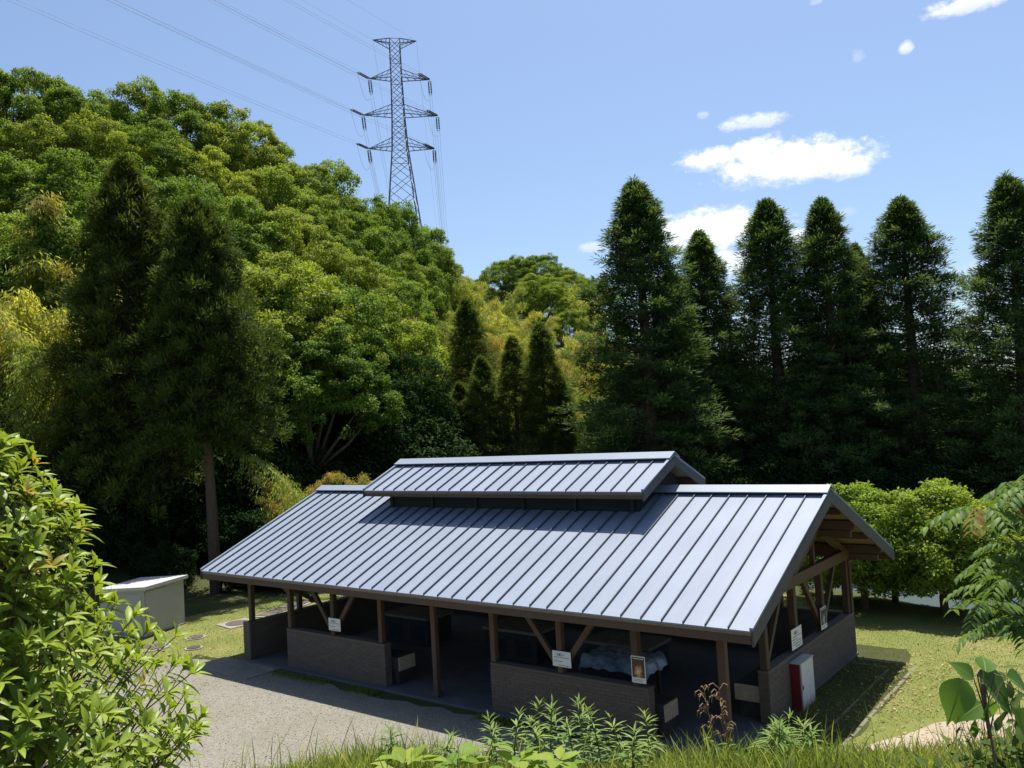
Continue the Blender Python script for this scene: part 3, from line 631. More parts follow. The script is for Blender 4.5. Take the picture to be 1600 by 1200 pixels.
# fascias, bargeboards
bx('fascia', 'wood', L0+0.03, L1-0.03, 0.03, 0.075, ZE-0.23, ZE-0.045)
bx('fascia', 'wood', L0+0.03, L1-0.03, BY-0.075, BY-0.03, ZE-0.23, ZE-0.045)
bx('fascia', 'wood', U0+0.03, U1-0.03, RY-UD+0.03, RY-UD+0.07, UZE-0.17, UZE-0.045)
bx('fascia', 'wood', U0+0.03, U1-0.03, RY+UD-0.07, RY+UD-0.03, UZE-0.17, UZE-0.045)
def barge(x, ya, za, yr, zr, th, mat='wood_grey'):
    for s in (1, -1):
        y0 = yr-(yr-ya)*s
        q = [(y0, za-0.005), (yr, zr-0.005), (yr, zr-0.005-th), (y0, za-0.005-th)]
        if s < 0: q = q[::-1]
        MB().prism(q, 0, x, x+0.035).build('bargeboard', mat, PV)
for x in (L0-0.02, L1-0.015): barge(x, 0.0, ZE, RY, ZR, 0.25)
for x in (U0-0.02, U1-0.015): barge(x, RY-UD, UZE, RY, UZR, 0.20)
# timber frame
PX = [-14.92+1.7525*i for i in range(9)]; FY, BYR = 0.74, 8.114; PW = 0.135
def zroof(y): return ZE-0.09+K*(y if y <= RY else BY-y)
for i, y in enumerate((FY, 2.70, RY, BY-2.70, BYR)):
    z = zroof(y)-0.11
    bp('purlin', 'wood', (L0+0.12, y, z), (L1-0.10, y, z), 0.13, 0.20)
for y in (1.72, 3.55, BY-1.72, BY-3.55):
    bp('purlin', 'wood', (L0+0.12, y, zroof(y)-0.07), (L1-0.10, y, zroof(y)-0.07), 0.10, 0.13)
for i, x in enumerate(PX):
    if i in (0, 2, 4, 6, 8):
        bp('tie_beam', 'wood', (x, FY-0.15, 2.50), (x, BYR+0.15, 2.50), 0.14, 0.24)
        bp('king_post', 'wood', (x, RY, 2.62), (x, RY, ZR-0.3), 0.13, 0.13)
        for s in (1, -1):
            bp('roof_strut', 'wood', (x, RY-s*0.06, 2.66), (x, RY-s*1.75, zroof(RY-1.75)-0.16), 0.10, 0.12)
            bp('rafter', 'wood', (x, RY-s*0.05, ZR-0.32), (x, RY-s*(RY-FY), zroof(FY)-0.24), 0.12, 0.14)
WALL_T = 1.06
def post(x, y, z0, z1=2.52, w=PW): return bx('post', 'wood', x-w/2, x+w/2, y-w/2, y+w/2, z0, z1, PV, 0.012)
for i, x in enumerate(PX):
    on_wall = i in (0, 1, 2, 3, 5, 6, 7)
    post(x, FY, WALL_T+0.002 if on_wall else 0.06, 2.52, 0.15 if i in (7, 8) else PW)
    post(x, BYR, WALL_T+0.002)
    if not on_wall: bx('post_base', 'iron', x-0.095, x+0.095, FY-0.095, FY+0.095, 0.05, 0.16)
for i in (2, 6):                                   # V braces rising from the wall top
    for s in (-1, 1):
        bp('brace', 'wood', (PX[i]+s*0.08, FY, WALL_T+0.14), (PX[i]+s*1.05, FY, 2.44), 0.09, 0.11)
        bp('brace', 'wood', (PX[i]+s*0.08, BYR, WALL_T+0.14), (PX[i]+s*1.05, BYR, 2.44), 0.09, 0.11)
bp('brace', 'wood', (PX[0]+1.02, FY, 2.42), (PX[0]+1.68, FY, 2.0), 0.08, 0.10)
bp('brace', 'wood', (PX[1]+0.07, FY+0.06, 2.05), (PX[1]+0.07, FY+0.9, 1.55), 0.08, 0.10)
GX_ = -0.95
for y in (2.72, 4.38, 6.13, 8.0): post(GX_, y, WALL_T+0.002, 2.40, 0.15)
for y in (2.4, 4.4, 6.2): post(-14.97, y, WALL_T+0.002, 2.40)
for xg in (GX_+0.0, -14.97):
    for (ya, za, yb_, zb_) in ((2.80, WALL_T+0.12, 3.72, 2.36), (6.05, WALL_T+0.12, 5.05, 2.36), (6.21, WALL_T+0.12, 7.2, 2.36)):
        bp('brace', 'wood', (xg, ya, za), (xg, yb_, zb_), 0.09, 0.11)
for y in (1.30, 3.1, 5.7):                          # gable studs above the beam
    bp('stud', 'wood', (GX_+0.04, y, 2.62), (GX_+0.04, y, zroof(y)-0.05), 0.09, 0.10)
for y in (FY, RY, BYR, 2.70, BY-2.70):              # beam ends carrying the gable overhang
    bp('bracket', 'wood', (GX_-0.5, y, zroof(y)-0.30), (-0.16, y, zroof(y)-0.30), 0.12, 0.15)
# raised monitor below the small roof
bx('monitor_wall', 'void', U0+0.45, U1-0.45, RY-0.95, RY-0.90, ZR-0.55, UZE+0.14)  # wall coloured near black in place of the shade under the eave
bx('monitor_wall', 'void', U0+0.45, U1-0.45, RY+0.90, RY+0.95, ZR-0.55, UZE+0.14)
for x in (U0+0.45, U1-0.49):
    MB().prism([(RY-0.88, ZR-0.5), (RY+0.88, ZR-0.5), (RY+0.88, UZE+0.17), (RY, UZR-0.16), (RY-0.88, UZE+0.17)], 0, x, x+0.04).build('monitor_gable', 'void', PV)
for y in (RY-1.15, RY, RY+1.15):
    z = UZE-0.17+UK*(UD-abs(y-RY))
    bp('purlin', 'wood', (U0+0.1, y, z+0.02), (U1-0.06, y, z+0.02), 0.09, 0.11)
for k in range(6):
    x = U0+0.6+(U1-U0-1.2)*k/5
    bp('louvre_post', 'char', (x, RY-0.985, ZR-0.45), (x, RY-0.985, UZE+0.10), 0.06, 0.06)  # posts darkened to sink into the painted shade behind them
# floor
bx('floor_slab', 'floor', -15.35, -0.845, 0.50, 8.35, -0.10, 0.05, PV, 0.015)
bx('step', 'concrete_old', -15.9, -13.35, -0.55, 0.47, -0.10, 0.035, PV, 0.012)
# brick walls
BL, BH, BJ = 0.205, 0.058, 0.010
brick_me = MB().cbox(0, BL, -0.006, 0.050, 0, BH, 0.004).mesh('brick', 'brick')
half_me = MB().cbox(0, BL/2-BJ/2, -0.006, 0.050, 0, BH, 0.004).mesh('brick', 'brick')
BRICKS = [0]
def brick_wall(x0, x1, y0, y1, faces, label=None):
    """core with brick facing; faces lists (axis side, order): individual bricks where they show largest"""
    core = MB().box(x0+0.001, x1-0.001, y0+0.001, y1-0.001, 0.052, WALL_T-0.062).build('brick_wall', 'mortar', PV)
    if label: core['label'] = label
    MB().cbox(x0-0.008, x1+0.008, y0-0.008, y1+0.008, WALL_T-0.06, WALL_T, 0.01).build('coping', 'brick', core)
    single = 0; rest = MB(); rnd = random.Random(int(abs(x0*100)))
    n_course = int((WALL_T-0.065-0.05)/(BH+BJ))
    todo = []
    for side in faces:
        Lw = (x1-x0) if side in ('front', 'back') else (y1-y0)
        for c in range(n_course):
            t = 0.002 if c % 2 == 0 else -(BL+BJ)/2+0.002
            while t < Lw-0.03:
                a = max(t, 0.002); w = BL if t >= 0 else BL/2-BJ/2
                e = min(a+w, Lw-0.002)
                if e-a > 0.04: todo.append((side, a, e-a, 0.056+c*(BH+BJ)))
                t += BL+BJ
    top = sorted(todo, key=lambda q: -q[3])
    for side, a, w, z in top:
        j = rnd.uniform(-0.003, 0.003)
        if side == 'front': loc, rz = (x0+a, y0+j, z), 0.0
        elif side == 'back': loc, rz = (x0+a+w, y1+j, z), PI
        elif side == 'right': loc, rz = (x1+j, y0+a, z), PI/2
        else: loc, rz = (x0+j, y0+a+w, z), -PI/2
        if single < 300 and side in ('front', 'right') and abs(w-BL) < 0.02 or (single < 300 and abs(w-(BL/2-BJ/2)) < 0.004 and side in ('front', 'right')):
            o = obj('brick', brick_me if w > BL*0.7 else half_me, core, loc); o.rotation_euler = (0, 0, rz); single += 1
        else:
            m = Matrix.Translation(loc) @ Matrix.Rotation(rz, 4, 'Z'); tmp = MB().box(0, w, -0.006, 0.05, 0, BH)
            rest.add([m @ Vector(v) for v in tmp.V], tmp.F)
    if rest.V: rest.build('brick_course', 'brick', core)['kind'] = 'stuff'
    return core
brick_wall(-13.24, -9.50, 0.64, 0.85, ('front', 'right', 'back', 'left'))
brick_wall(-6.21, -2.38, 0.64, 0.85, ('front', 'right', 'back', 'left'))
brick_wall(-1.06, -0.85, 2.62, 8.20, ('right', 'front', 'left', 'back'))
brick_wall(-15.06, -14.85, 0.64, 8.20, ('right', 'front', 'left'))
brick_wall(-14.80, -1.10, 8.0, 8.21, ('front',))
for (x0, x1, y0, y1) in ((-15.02, -14.8, 0.66, 0.82),):
    bx('pier', 'brick', -15.10, -14.80, 0.56, 0.63, 0.05, WALL_T+0.01)
# cooking counters inside, with pale end boards
def counter(x0, x1, y0, y1, label, end):
    t = thing('cooking_counter', label, 'counter', ((x0+x1)/2, (y0+y1)/2, 0.05), 0, 'counters inside the pavilion')
    hx, hy = (x1-x0)/2, (y1-y0)/2
    MB().cbox(-hx+0.05, hx-0.05, -hy+0.05, hy-0.02, 0, 0.36, 0.01).build('base', 'char', t)
    MB().cbox(-hx, hx, -hy, hy, 0.362, 0.66, 0.01).build('worktop', 'char', t)
    if end == 'x': MB().cbox(hx+0.002, hx+0.03, -hy+0.0, hy-0.0, 0.34, 0.655, 0.006).build('end_board', 'tan', t)
    else: MB().cbox(-hx, hx, -hy-0.03, -hy-0.002, 0.34, 0.655, 0.006).build('end_board', 'tan', t)
counter(-13.0, -9.30, 0.88, 1.42, 'dark counter with pale end board behind the front wall near the lawn', 'x')
counter(-6.0, -2.22, 0.88, 1.40, 'dark counter with pale end board behind the front wall holding the poster', 'x')
counter(-1.62, -1.09, 2.75, 7.6, 'dark counter with pale end board inside the gable wall', 'y')
def stove(x, y, label):
    t = thing('brick_stove', label, 'stove', (x, y, 0.05), 0, 'stoves in the middle of the pavilion')
    MB().cbox(-0.85, 0.85, -0.5, 0.5, 0, 0.72, 0.01).build('body', 'char', t)
    MB().cbox(-0.9, 0.9, -0.55, 0.55, 0.722, 0.80, 0.01).build('slab', 'concrete_old', t)
    for s in (-0.42, 0.42): MB().cbox(s-0.25, s+0.25, -0.508, -0.502, 0.15, 0.55, 0.002).build('fire_opening', 'void', t)
for k, x in enumerate((-12.0, -8.2, -5.0)):
    stove(x, 4.3, ('block stove with two openings behind the first front wall', 'block stove with two openings behind the middle entrance', 'block stove with two openings behind the plastic sheet')[k])
# crumpled plastic sheet over a work table
def plastic_sheet():
    t = thing('work_table', 'dark work table under a crumpled plastic sheet', 'table', (-3.95, 2.35, 0.05))
    MB().cbox(-0.75, 0.75, -0.4, 0.4, 0.74, 0.80, 0.01).build('tabletop', 'wood', t)
    for sx in (-.66, .66):
        for sy in (-.32, .32): MB().cbox(sx-.04, sx+.04, sy-.04, sy+.04, 0, .738, 0.006).build('leg', 'wood', t)
    rng = np.random.default_rng(4); n = 34; xs = np.linspace(-0.95, 0.95, n); ys = np.linspace(-0.62, 0.62, 24)
    X, Y = np.meshgrid(xs, ys, indexing='ij'); Z = np.zeros_like(X)
    for _ in range(42):
        a = rng.uniform(0, PI); k = rng.uniform(3, 16); Z += np.abs(np.sin((X*math.cos(a)+Y*math.sin(a))*k+rng.uniform(0, 6)))*rng.uniform(.01, .035)*4/k**.5
    Z = Z/Z.max()*0.30
    over = np.maximum(np.abs(X)-0.76, 0)+np.maximum(np.abs(Y)-0.42, 0); Z = Z+0.86-over*1.1
    V = np.stack([X*(1-over*.4), Y*(1-over*.4), Z], -1).reshape(-1, 3)
    i = (np.arange(n-1)[:, None]*24+np.arange(23)[None]).ravel()
    o = obj('plastic_sheet', fast_mesh('plastic_sheet', V, np.stack([i, i+24, i+25, i+1], 1), 'sheet'), None, (-3.95, 2.35, 0.0))
    tag(o, 'crumpled bluish clear plastic sheet heaped on a table inside the pavilion', 'plastic sheet')
plastic_sheet()

# ------------------------------------------------------------------ notices and posters
def text_mesh(s, size, mat):
    cu = bpy.data.curves.new('lettering', 'FONT'); cu.body = s; cu.size = size; cu.align_x = 'CENTER'; cu.resolution_u = 2; cu.offset = size*0.018
    o = bpy.data.objects.new('lettering', cu); col.objects.link(o)
    bpy.context.view_layer.update()
    me = bpy.data.meshes.new_from_object(o.evaluated_get(bpy.context.evaluated_depsgraph_get()))
    bpy.data.objects.remove(o); me.materials.clear(); me.materials.append(MT[mat]); return me
def notice(loc, rz, w, h, lines, label, title=0.16):
    t = thing('notice_board', label, 'notice', loc, rz)
    MB().cbox(-w/2, w/2, -0.004, 0.004, 0, h, 0.002).build('plate', 'white', t)
    o = obj('title', text_mesh('お願い', h*title*1.25, 'ink'), t, (-w*0.06, -0.0055, h*0.70)); o.rotation_euler = (PI/2, 0, 0)
    rnd = random.Random(int(w*1000)+int(abs(loc[0])*10)); mb = MB()
    for k in range(lines):                         # rows too small to read in the photograph
        z = h*(0.60-0.5*k/max(lines-1, 1)*1.0); x = -w*0.40+(w*0.22 if k == lines-1 else 0); end = w*0.42 if k != 1 else w*0.05
        while x < end:
            l = rnd.uniform(.45, 1.0)*h*0.055; mb.box(x, x+l, -0.0052, -0.0044, z-h*0.022, z+h*rnd.uniform(.012, .024)); x += l+h*rnd.uniform(.012, .03)
    mb.build('small_print', 'ink', t); return t
notice((-11.30, 0.655, 1.19), 0.0, 0.45, 0.31, 3, 'white notice on the post between braces above the wall nearer the lawn')
notice((-4.335, 0.655, 1.20), 0.0, 0.45, 0.31, 3, 'white notice on the post between braces beside the plastic sheet')
notice((GX_+0.09, 4.28, 1.12), PI/2, 0.60, 0.42, 5, 'white notice on the gable post above the red and white cabinet')
def poster(loc, rz, w, h, mat, label):
    t = thing('poster', label, 'poster', loc, rz)
    MB().cbox(-w/2, w/2, -0.003, 0.003, 0, h, 0.001).build('sheet', 'white', t)
    MB().box(-w/2+0.016, w/2-0.016, -0.005, -0.0035, h*0.20, h-0.018).build('picture', mat, t)
    mb = MB(); rnd = random.Random(5)
    for k, z in enumerate((0.13, 0.075)):
        x = -w*0.36
        while x < w*(0.36-0.2*k): l = rnd.uniform(.01, .03); mb.box(x, x+l, -0.0045, -0.0034, h*z-0.004, h*z+0.005); x += l+0.008
    mb.build('small_print', 'ink', t)
    mb = MB(); x = -w*0.36
    while x < w*0.34: l = rnd.uniform(.012, .03); mb.box(x, x+l, -0.0062, -0.0052, h*0.885, h*0.925); x += l+0.014
    mb.build('headline', 'white', t)
poster((-2.575, 0.655, 1.13), 0.0, 0.30, 0.50, 'poster', 'tall brown poster with pale figure on the front corner post')
poster((GX_+0.09, 6.02, 1.13), PI/2, 0.40, 0.48, 'poster_v', 'dark violet poster on the second gable post')

# ------------------------------------------------------------------ hose cabinet by the gable
hc = thing('hose_cabinet', 'red metal fire hose cabinet with white rust stained door by gable wall', 'cabinet', (-0.845, 3.92, 0.0))
MB().cbox(0, 0.20, -0.20, 0.56, 0.0, 0.93, 0.008).build('case', 'red', hc)
MB().cbox(0.203, 0.222, -0.185, 0.55, 0.01, 0.925, 0.004).build('door', 'cabinet', hc)
MB().cbox(-0.0, 0.235, -0.215, 0.575, 0.932, 0.952, 0.005).build('lid', 'box_top', hc)
MB().cbox(0.224, 0.236, -0.14, -0.11, 0.42, 0.50, 0.003).build('handle', 'ink', hc)
bx_ = MB().cbox(0.2235, 0.232, -0.185, -0.168, 0.02, 0.91, 0.002).build('door_edge', 'box_top', hc)

# ------------------------------------------------------------------ grey utility box on the lawn
ang = math.atan2(2.38-0.59, -21.17+20.45)
ub = thing('utility_box', 'grey steel utility enclosure with pale sloping lid on the lawn', 'utility box', (-20.45, 0.59, 0.0), ang)
MB().cbox(-0.02, 1.95, 0.0, 1.75, 0, 0.06, 0.01).build('plinth', 'concrete_old', ub)
MB().prism([(0.02, 0.062), (1.72, 0.062), (1.72, 1.44), (0.02, 1.52)], 0, 0.0, 1.93).build('case', 'box', ub)
MB().prism([(-0.10, 1.535), (1.82, 1.455), (1.82, 1.56), (-0.10, 1.64)], 0, -0.10, 2.03).build('lid', 'box_top', ub)
dr = MB().cbox(0.05, 1.05, 0.0, 0.018, 0.12, 1.45, 0.004).build('door', 'box', ub)
MB().cbox(0.09, 0.12, -0.02, -0.001, 0.72, 0.80, 0.003).build('handle', 'ink', dr)
MB().cbox(-0.012, -0.001, 0.12, 1.6, 0.12, 1.40, 0.004).build('side_panel', 'box', ub)

# ------------------------------------------------------------------ manhole covers
def disc(mb, r, z0, z1, n=24, sx=1.0):
    P = [(math.cos(2*PI*k/n)*r*sx, math.sin(2*PI*k/n)*r) for k in range(n)]
    mb.prism(P, 2, z0, z1); return mb
def manhole(x, y, label, r=0.33, square=True):
    t = thing('manhole', label, 'manhole', (x, y, 0.0), random.Random(x).uniform(-.3, .3), 'manholes in the lawn')
    mb = MB()
    if square: mb.cbox(-r*1.35, r*1.35, -r*1.35, r*1.35, -0.05, 0.035, 0.01)
    else: disc(mb, r*1.3, -0.05, 0.03)
    mb.build('collar', 'concrete', t); disc(MB(), r, 0.034, 0.05).build('cover', 'iron', t)
    mb = MB()
    for k in range(-3, 4):
        w = math.sqrt(max(0.01, (r*0.85)**2-(k*r*0.25)**2)); mb.box(-w, w, k*r*0.25-0.012, k*r*0.25+0.012, 0.049, 0.055)
    mb.build('tread', 'iron', t)
manhole(-19.36, 3.21, 'round iron cover in square concrete collar nearest the pavilion corner', 0.40)
manhole(-19.09, 0.05, 'round iron cover in concrete ring in front of the grey box', 0.42, False)
manhole(-18.95, 1.40, 'small iron cover in concrete ring beside the grey box corner', 0.24, False)
manhole(-17.75, 0.62, 'small iron cover flush in the grass near the gravel edge', 0.20, False)
for k, (x, y) in enumerate(((-19.6, 4.75), (-20.0, 6.2))):
    t = thing('drain_pit', ('wide concrete pit with rusty plates behind the corner post', 'farther concrete pit with rusty plates by the lawn edge')[k], 'drain cover', (x, y, 0), 1.85, 'concrete pits in the lawn')
    MB().cbox(-0.66, 0.66, -0.42, 0.42, -0.05, 0.04, 0.01).build('surround', 'concrete', t)
    for s in (-1, 1): MB().cbox(s*0.29-0.26, s*0.29+0.26, -0.32, 0.32, 0.041, 0.056, 0.004).build('plate', 'iron', t)
# ------------------------------------------------------------------ trees on the hillside
def tree_proto(name, crown, trunk, n2='crown'):
    return (name, crown, trunk, n2)
def place(proto, label, cat, loc, sc, rz, group):
    name, crown, trunk, n2 = proto
    t = thing(name, label, cat, loc, rz, group); t.scale = sc
    obj('trunk' if n2 == 'crown' else 'culm', trunk, t); obj(n2, crown, t); return t
PROTO = {}
PROTO['camphor'] = []
for s in range(4):
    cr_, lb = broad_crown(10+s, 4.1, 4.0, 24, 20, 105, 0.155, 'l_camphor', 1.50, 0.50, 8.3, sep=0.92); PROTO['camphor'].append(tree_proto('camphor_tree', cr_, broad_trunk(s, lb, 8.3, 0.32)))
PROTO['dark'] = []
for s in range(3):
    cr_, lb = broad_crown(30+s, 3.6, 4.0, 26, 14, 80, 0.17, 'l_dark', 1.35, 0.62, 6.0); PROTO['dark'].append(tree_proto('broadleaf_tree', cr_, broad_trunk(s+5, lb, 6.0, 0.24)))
PROTO['green'] = []
for s in range(2):
    cr_, lb = broad_crown(40+s, 2.6, 3.6, 22, 12, 60, 0.22, 'l_round', 1.1, 0.5, 5.4); PROTO['green'].append(tree_proto('young_tree', cr_, broad_trunk(s+9, lb, 5.4, 0.18)))
def bamboo_proto(seed, mat):
    me, cul = bamboo(seed, 10.5, 5, 32, 95, mat, 1.1, 0.22)
    mb = MB()
    for pts, rr in cul: mb.tube(pts, rr, 5, False)
    return tree_proto('bamboo_clump', me, mb.mesh('culm', 'culm', True), 'foliage')
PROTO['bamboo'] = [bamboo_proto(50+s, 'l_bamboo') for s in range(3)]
PROTO['straw'] = [bamboo_proto(60+s, 'l_bamboo_o') for s in range(2)]
def conifer_proto(name, H, r0, crown_br, mat='bark_red'):
    me, br = crown_br; br.tube([(0, 0, -1.0), (0, 0, H*0.35), (0.03, 0, H*0.7), (0, 0, H)], [r0*1.2, r0*0.85, r0*0.45, 0.02], 8)
    return tree_proto(name, me, br.mesh('trunk', mat, True))
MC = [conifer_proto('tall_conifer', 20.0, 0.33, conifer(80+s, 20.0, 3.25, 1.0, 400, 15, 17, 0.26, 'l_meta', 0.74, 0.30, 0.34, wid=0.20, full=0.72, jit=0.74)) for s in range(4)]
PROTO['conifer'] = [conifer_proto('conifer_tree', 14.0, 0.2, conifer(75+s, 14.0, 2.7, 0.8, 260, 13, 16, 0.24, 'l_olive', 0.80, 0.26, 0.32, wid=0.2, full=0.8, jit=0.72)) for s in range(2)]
PH = dict(camphor=12.6, dark=10.3, bamboo=10.3, straw=10.3, green=9.2, conifer=14.1)
LABEL = dict(camphor=('camphor tree with bright yellow green billowing crown on the hillside', 'tree', 'camphor trees on the hill'),
             dark=('dark green broadleaf tree in the hillside wood', 'tree', 'dark broadleaf trees of the wood'),
             bamboo=('feathery yellow green bamboo clump on the hill', 'bamboo', 'yellow green bamboo on the hill'),
             straw=('straw coloured orange tinged bamboo clump at the wood', 'bamboo', 'straw coloured bamboo'),
             green=('young fresh green leafy tree in front of the dark wood', 'tree', 'fresh green young trees'),
             conifer=('slim dark conifer standing below the bamboo slope', 'tree', 'slim conifers below the bamboo'))
rnd = random.Random(77)
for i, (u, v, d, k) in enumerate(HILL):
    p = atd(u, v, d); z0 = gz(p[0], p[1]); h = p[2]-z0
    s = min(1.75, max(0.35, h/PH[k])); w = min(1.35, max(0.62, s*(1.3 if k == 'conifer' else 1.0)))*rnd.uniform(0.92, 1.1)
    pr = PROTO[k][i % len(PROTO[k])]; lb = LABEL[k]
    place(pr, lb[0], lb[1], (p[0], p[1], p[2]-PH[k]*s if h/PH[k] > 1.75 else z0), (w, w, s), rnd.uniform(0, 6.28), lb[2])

# ------------------------------------------------------------------ the row of tall conifers beyond the pond
ROW = [(992, 288, 44, 1.25, 'broad dark conifer with pointed spire, first of the row beside the bamboo slope'),
       (1092, 365, 47, 0.95, 'shortest round topped conifer of the row, second from the bamboo slope'),
       (1197, 316, 46, 1.10, 'tall conifer with open airy crown, third from the bamboo slope'),
       (1283, 313, 45, 1.02, 'tall conifer third of the row with gap below its tip on one side'),
       (1406, 312, 44, 1.10, 'tall conifer standing alone with clear sky on both sides of its top'),
       (1572, 280, 40, 1.05, 'tallest conifer at the far end of the row from the bamboo slope'),
       (1335, 385, 47, 0.75, 'slender lower conifer tucked behind its taller neighbour in the row'),
       (1045, 430, 46, 0.85, 'low dark conifer filling the foot of the row beside the spire'),
       (1690, 300, 42, 1.0, 'tall conifer beyond the far end of the row')]
ROW[3] = (1283, 313, 45, 1.02, 'tall conifer of the row, fourth from the bamboo slope, with a ragged side')
for i, (u, v, d, w, lb) in enumerate(ROW):
    p = atd(u, v, d); z0 = gz(p[0], p[1])-0.1; s = (p[2]-z0)/20.2
    place(MC[(i*3+i//4) % 4], lb, 'tree', (p[0], p[1], z0), (w*1.13, w*1.13, s), i*1.3, 'row of tall conifers')
# shrubs and low trees between and behind the row
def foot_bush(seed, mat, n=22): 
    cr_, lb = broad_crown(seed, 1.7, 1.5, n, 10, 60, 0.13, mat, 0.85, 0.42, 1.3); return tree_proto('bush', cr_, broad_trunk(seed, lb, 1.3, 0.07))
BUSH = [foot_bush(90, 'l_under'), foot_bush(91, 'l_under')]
k = 0
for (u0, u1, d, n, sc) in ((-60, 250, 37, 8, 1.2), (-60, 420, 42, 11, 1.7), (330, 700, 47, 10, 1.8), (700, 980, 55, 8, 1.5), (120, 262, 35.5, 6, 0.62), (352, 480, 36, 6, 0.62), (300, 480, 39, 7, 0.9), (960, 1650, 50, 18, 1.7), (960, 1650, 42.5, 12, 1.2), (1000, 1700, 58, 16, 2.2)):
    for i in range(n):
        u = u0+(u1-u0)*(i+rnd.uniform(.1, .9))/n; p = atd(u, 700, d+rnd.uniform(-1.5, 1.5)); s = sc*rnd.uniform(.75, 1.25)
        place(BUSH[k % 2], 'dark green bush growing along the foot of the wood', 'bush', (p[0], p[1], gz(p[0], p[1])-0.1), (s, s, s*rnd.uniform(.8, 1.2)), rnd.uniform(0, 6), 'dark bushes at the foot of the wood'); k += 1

# ------------------------------------------------------------------ two big cedars beside the grey box
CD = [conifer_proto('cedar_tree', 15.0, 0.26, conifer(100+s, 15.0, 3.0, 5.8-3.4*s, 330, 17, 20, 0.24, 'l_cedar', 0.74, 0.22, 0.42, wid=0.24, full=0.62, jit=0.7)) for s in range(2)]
for i, (bu, bv, tu, tv, w, lb) in enumerate(((318, 945, 296, 318, 0.86, 'large dark cedar with bare lower trunk at the lawn edge beside the grey box'),
                                             (222, 925, 205, 248, 1.02, 'tallest dark cedar behind the grey box with broad spreading crown'))):
    b = np.array([-25.0, 6.0, 0.0]) if i == 0 else atd(200, 890, 35.5)*np.array([1, 1, 0])
    d = (b-CAM) @ FWD; top = atd(tu, tv, d); z0 = gz(b[0], b[1])-0.1; s = (top[2]-z0)/15.1
    t = place(CD[i], lb, 'tree', (b[0], b[1], z0), (w, w, s), i*2.2, 'two cedars by the lawn')
    lean = (top-np.array([b[0], b[1], top[2]])); t.rotation_euler = (-lean[1]/(top[2]-z0)*0.6, lean[0]/(top[2]-z0)*0.6, 0)

# ------------------------------------------------------------------ fallen bamboo and straw shrub behind the roof
def arching_bamboo():
    rng = np.random.default_rng(5); a = atd(262, 745, 39); tip = atd(480, 800, 31)
    t = thing('leaning_bamboo', 'pale dead bamboo arching over with drooping straw leaves above the eave', 'bamboo', (a[0], a[1], 0))
    mb = MB(); pts = []
    b0 = np.array([a[0], a[1], gz(a[0], a[1])-0.3]); c1 = atd(290, 640, 37); c2 = atd(425, 700, 32.5)
    for q in np.linspace(0, 1, 12):
        p = b0*(1-q)**3+c1*3*q*(1-q)**2+c2*3*q*q*(1-q)+tip*q**3; pts.append(p-np.array([a[0], a[1], 0]))
    mb.tube(pts, [0.03*(1-0.8*q) for q in np.linspace(0, 1, 12)], 6)
    mb.build('culm', 'culm', t, True)
    P, D, N, T = [], [], [], []
    for i in range(60):
        q = rng.uniform(0.55, 1.0); j = q*11; o = pts[int(min(j, 10))]+(pts[int(min(j, 10))+1]-pts[int(min(j, 10))])*(j-int(min(j, 10)))
        hh = rdir(rng, 1)[0]*np.array([1, 1, .3]); n = 45; s = rng.uniform(0, 1, n)[:, None]
        P.append(o+hh*1.0*s+np.array([0, 0, 1])*(0.2*s-1.2*s*s)+rng.normal(0, .08, (n, 3))); D.append(hh*.4+rdir(rng, n)*.5+np.array([0, 0, -.8])); N.append(rdir(rng, n)); T.append(rng.uniform(.3, 1, n))
    P = np.concatenate(P); obj('foliage', kites('foliage', P, np.concatenate(D), np.concatenate(N), 0.15, 0.028, np.concatenate(T), 'l_bamboo'), t)
arching_bamboo()
for (u, v, d, s, lb) in ((580, 728, 33, 0.42, 'low straw yellow bamboo tuft peeping over the ridge of the roof'), (450, 735, 33, 0.36, 'straw bamboo tuft hanging over the dark undergrowth beside the arching bamboo')):
    p = atd(u, v, d); place(PROTO['straw'][0], lb, 'bamboo', (p[0], p[1], p[2]-10.0*s), (s*1.1, s*1.1, s), 1.0, None)

# ------------------------------------------------------------------ round trimmed trees on the far lawn edge
RT_P = []
for s in range(2):
    cr_, lb = broad_crown(110+s, 1.5, 1.65, 62, 12, 50, 0.10, 'l_round', 0.52, 0.26, 2.05, 0.85)
    RT_P.append(tree_proto('round_tree', cr_, broad_trunk(s+3, lb, 2.2, 0.11)))
for i, (u, v, vt, d, w, lb) in enumerate(((1335, 955, 758, 25.6, 1.0, 'round bright green tree behind the gable of the pavilion'),
                                         (1392, 950, 835, 26.6, 0.85, 'round bright green tree with bare trunk showing against the pond'),
                                         (1462, 960, 756, 24.4, 1.05, 'round bright green tree with highest crown on the far lawn edge'),
                                         (1545, 962, 785, 24.0, 1.0, 'round green tree half hidden behind the sumac leaves'),
                                         (1285, 955, 770, 27.0, 0.8, 'round green tree whose top shows over the end of the ridge'))):
    p = atd(u, vt, d); s = p[2]/4.05
    place(RT_P[i % 2], lb, 'tree', (p[0], p[1], 0.0), (w, w, s), i*1.9, 'round trees at the far lawn edge')

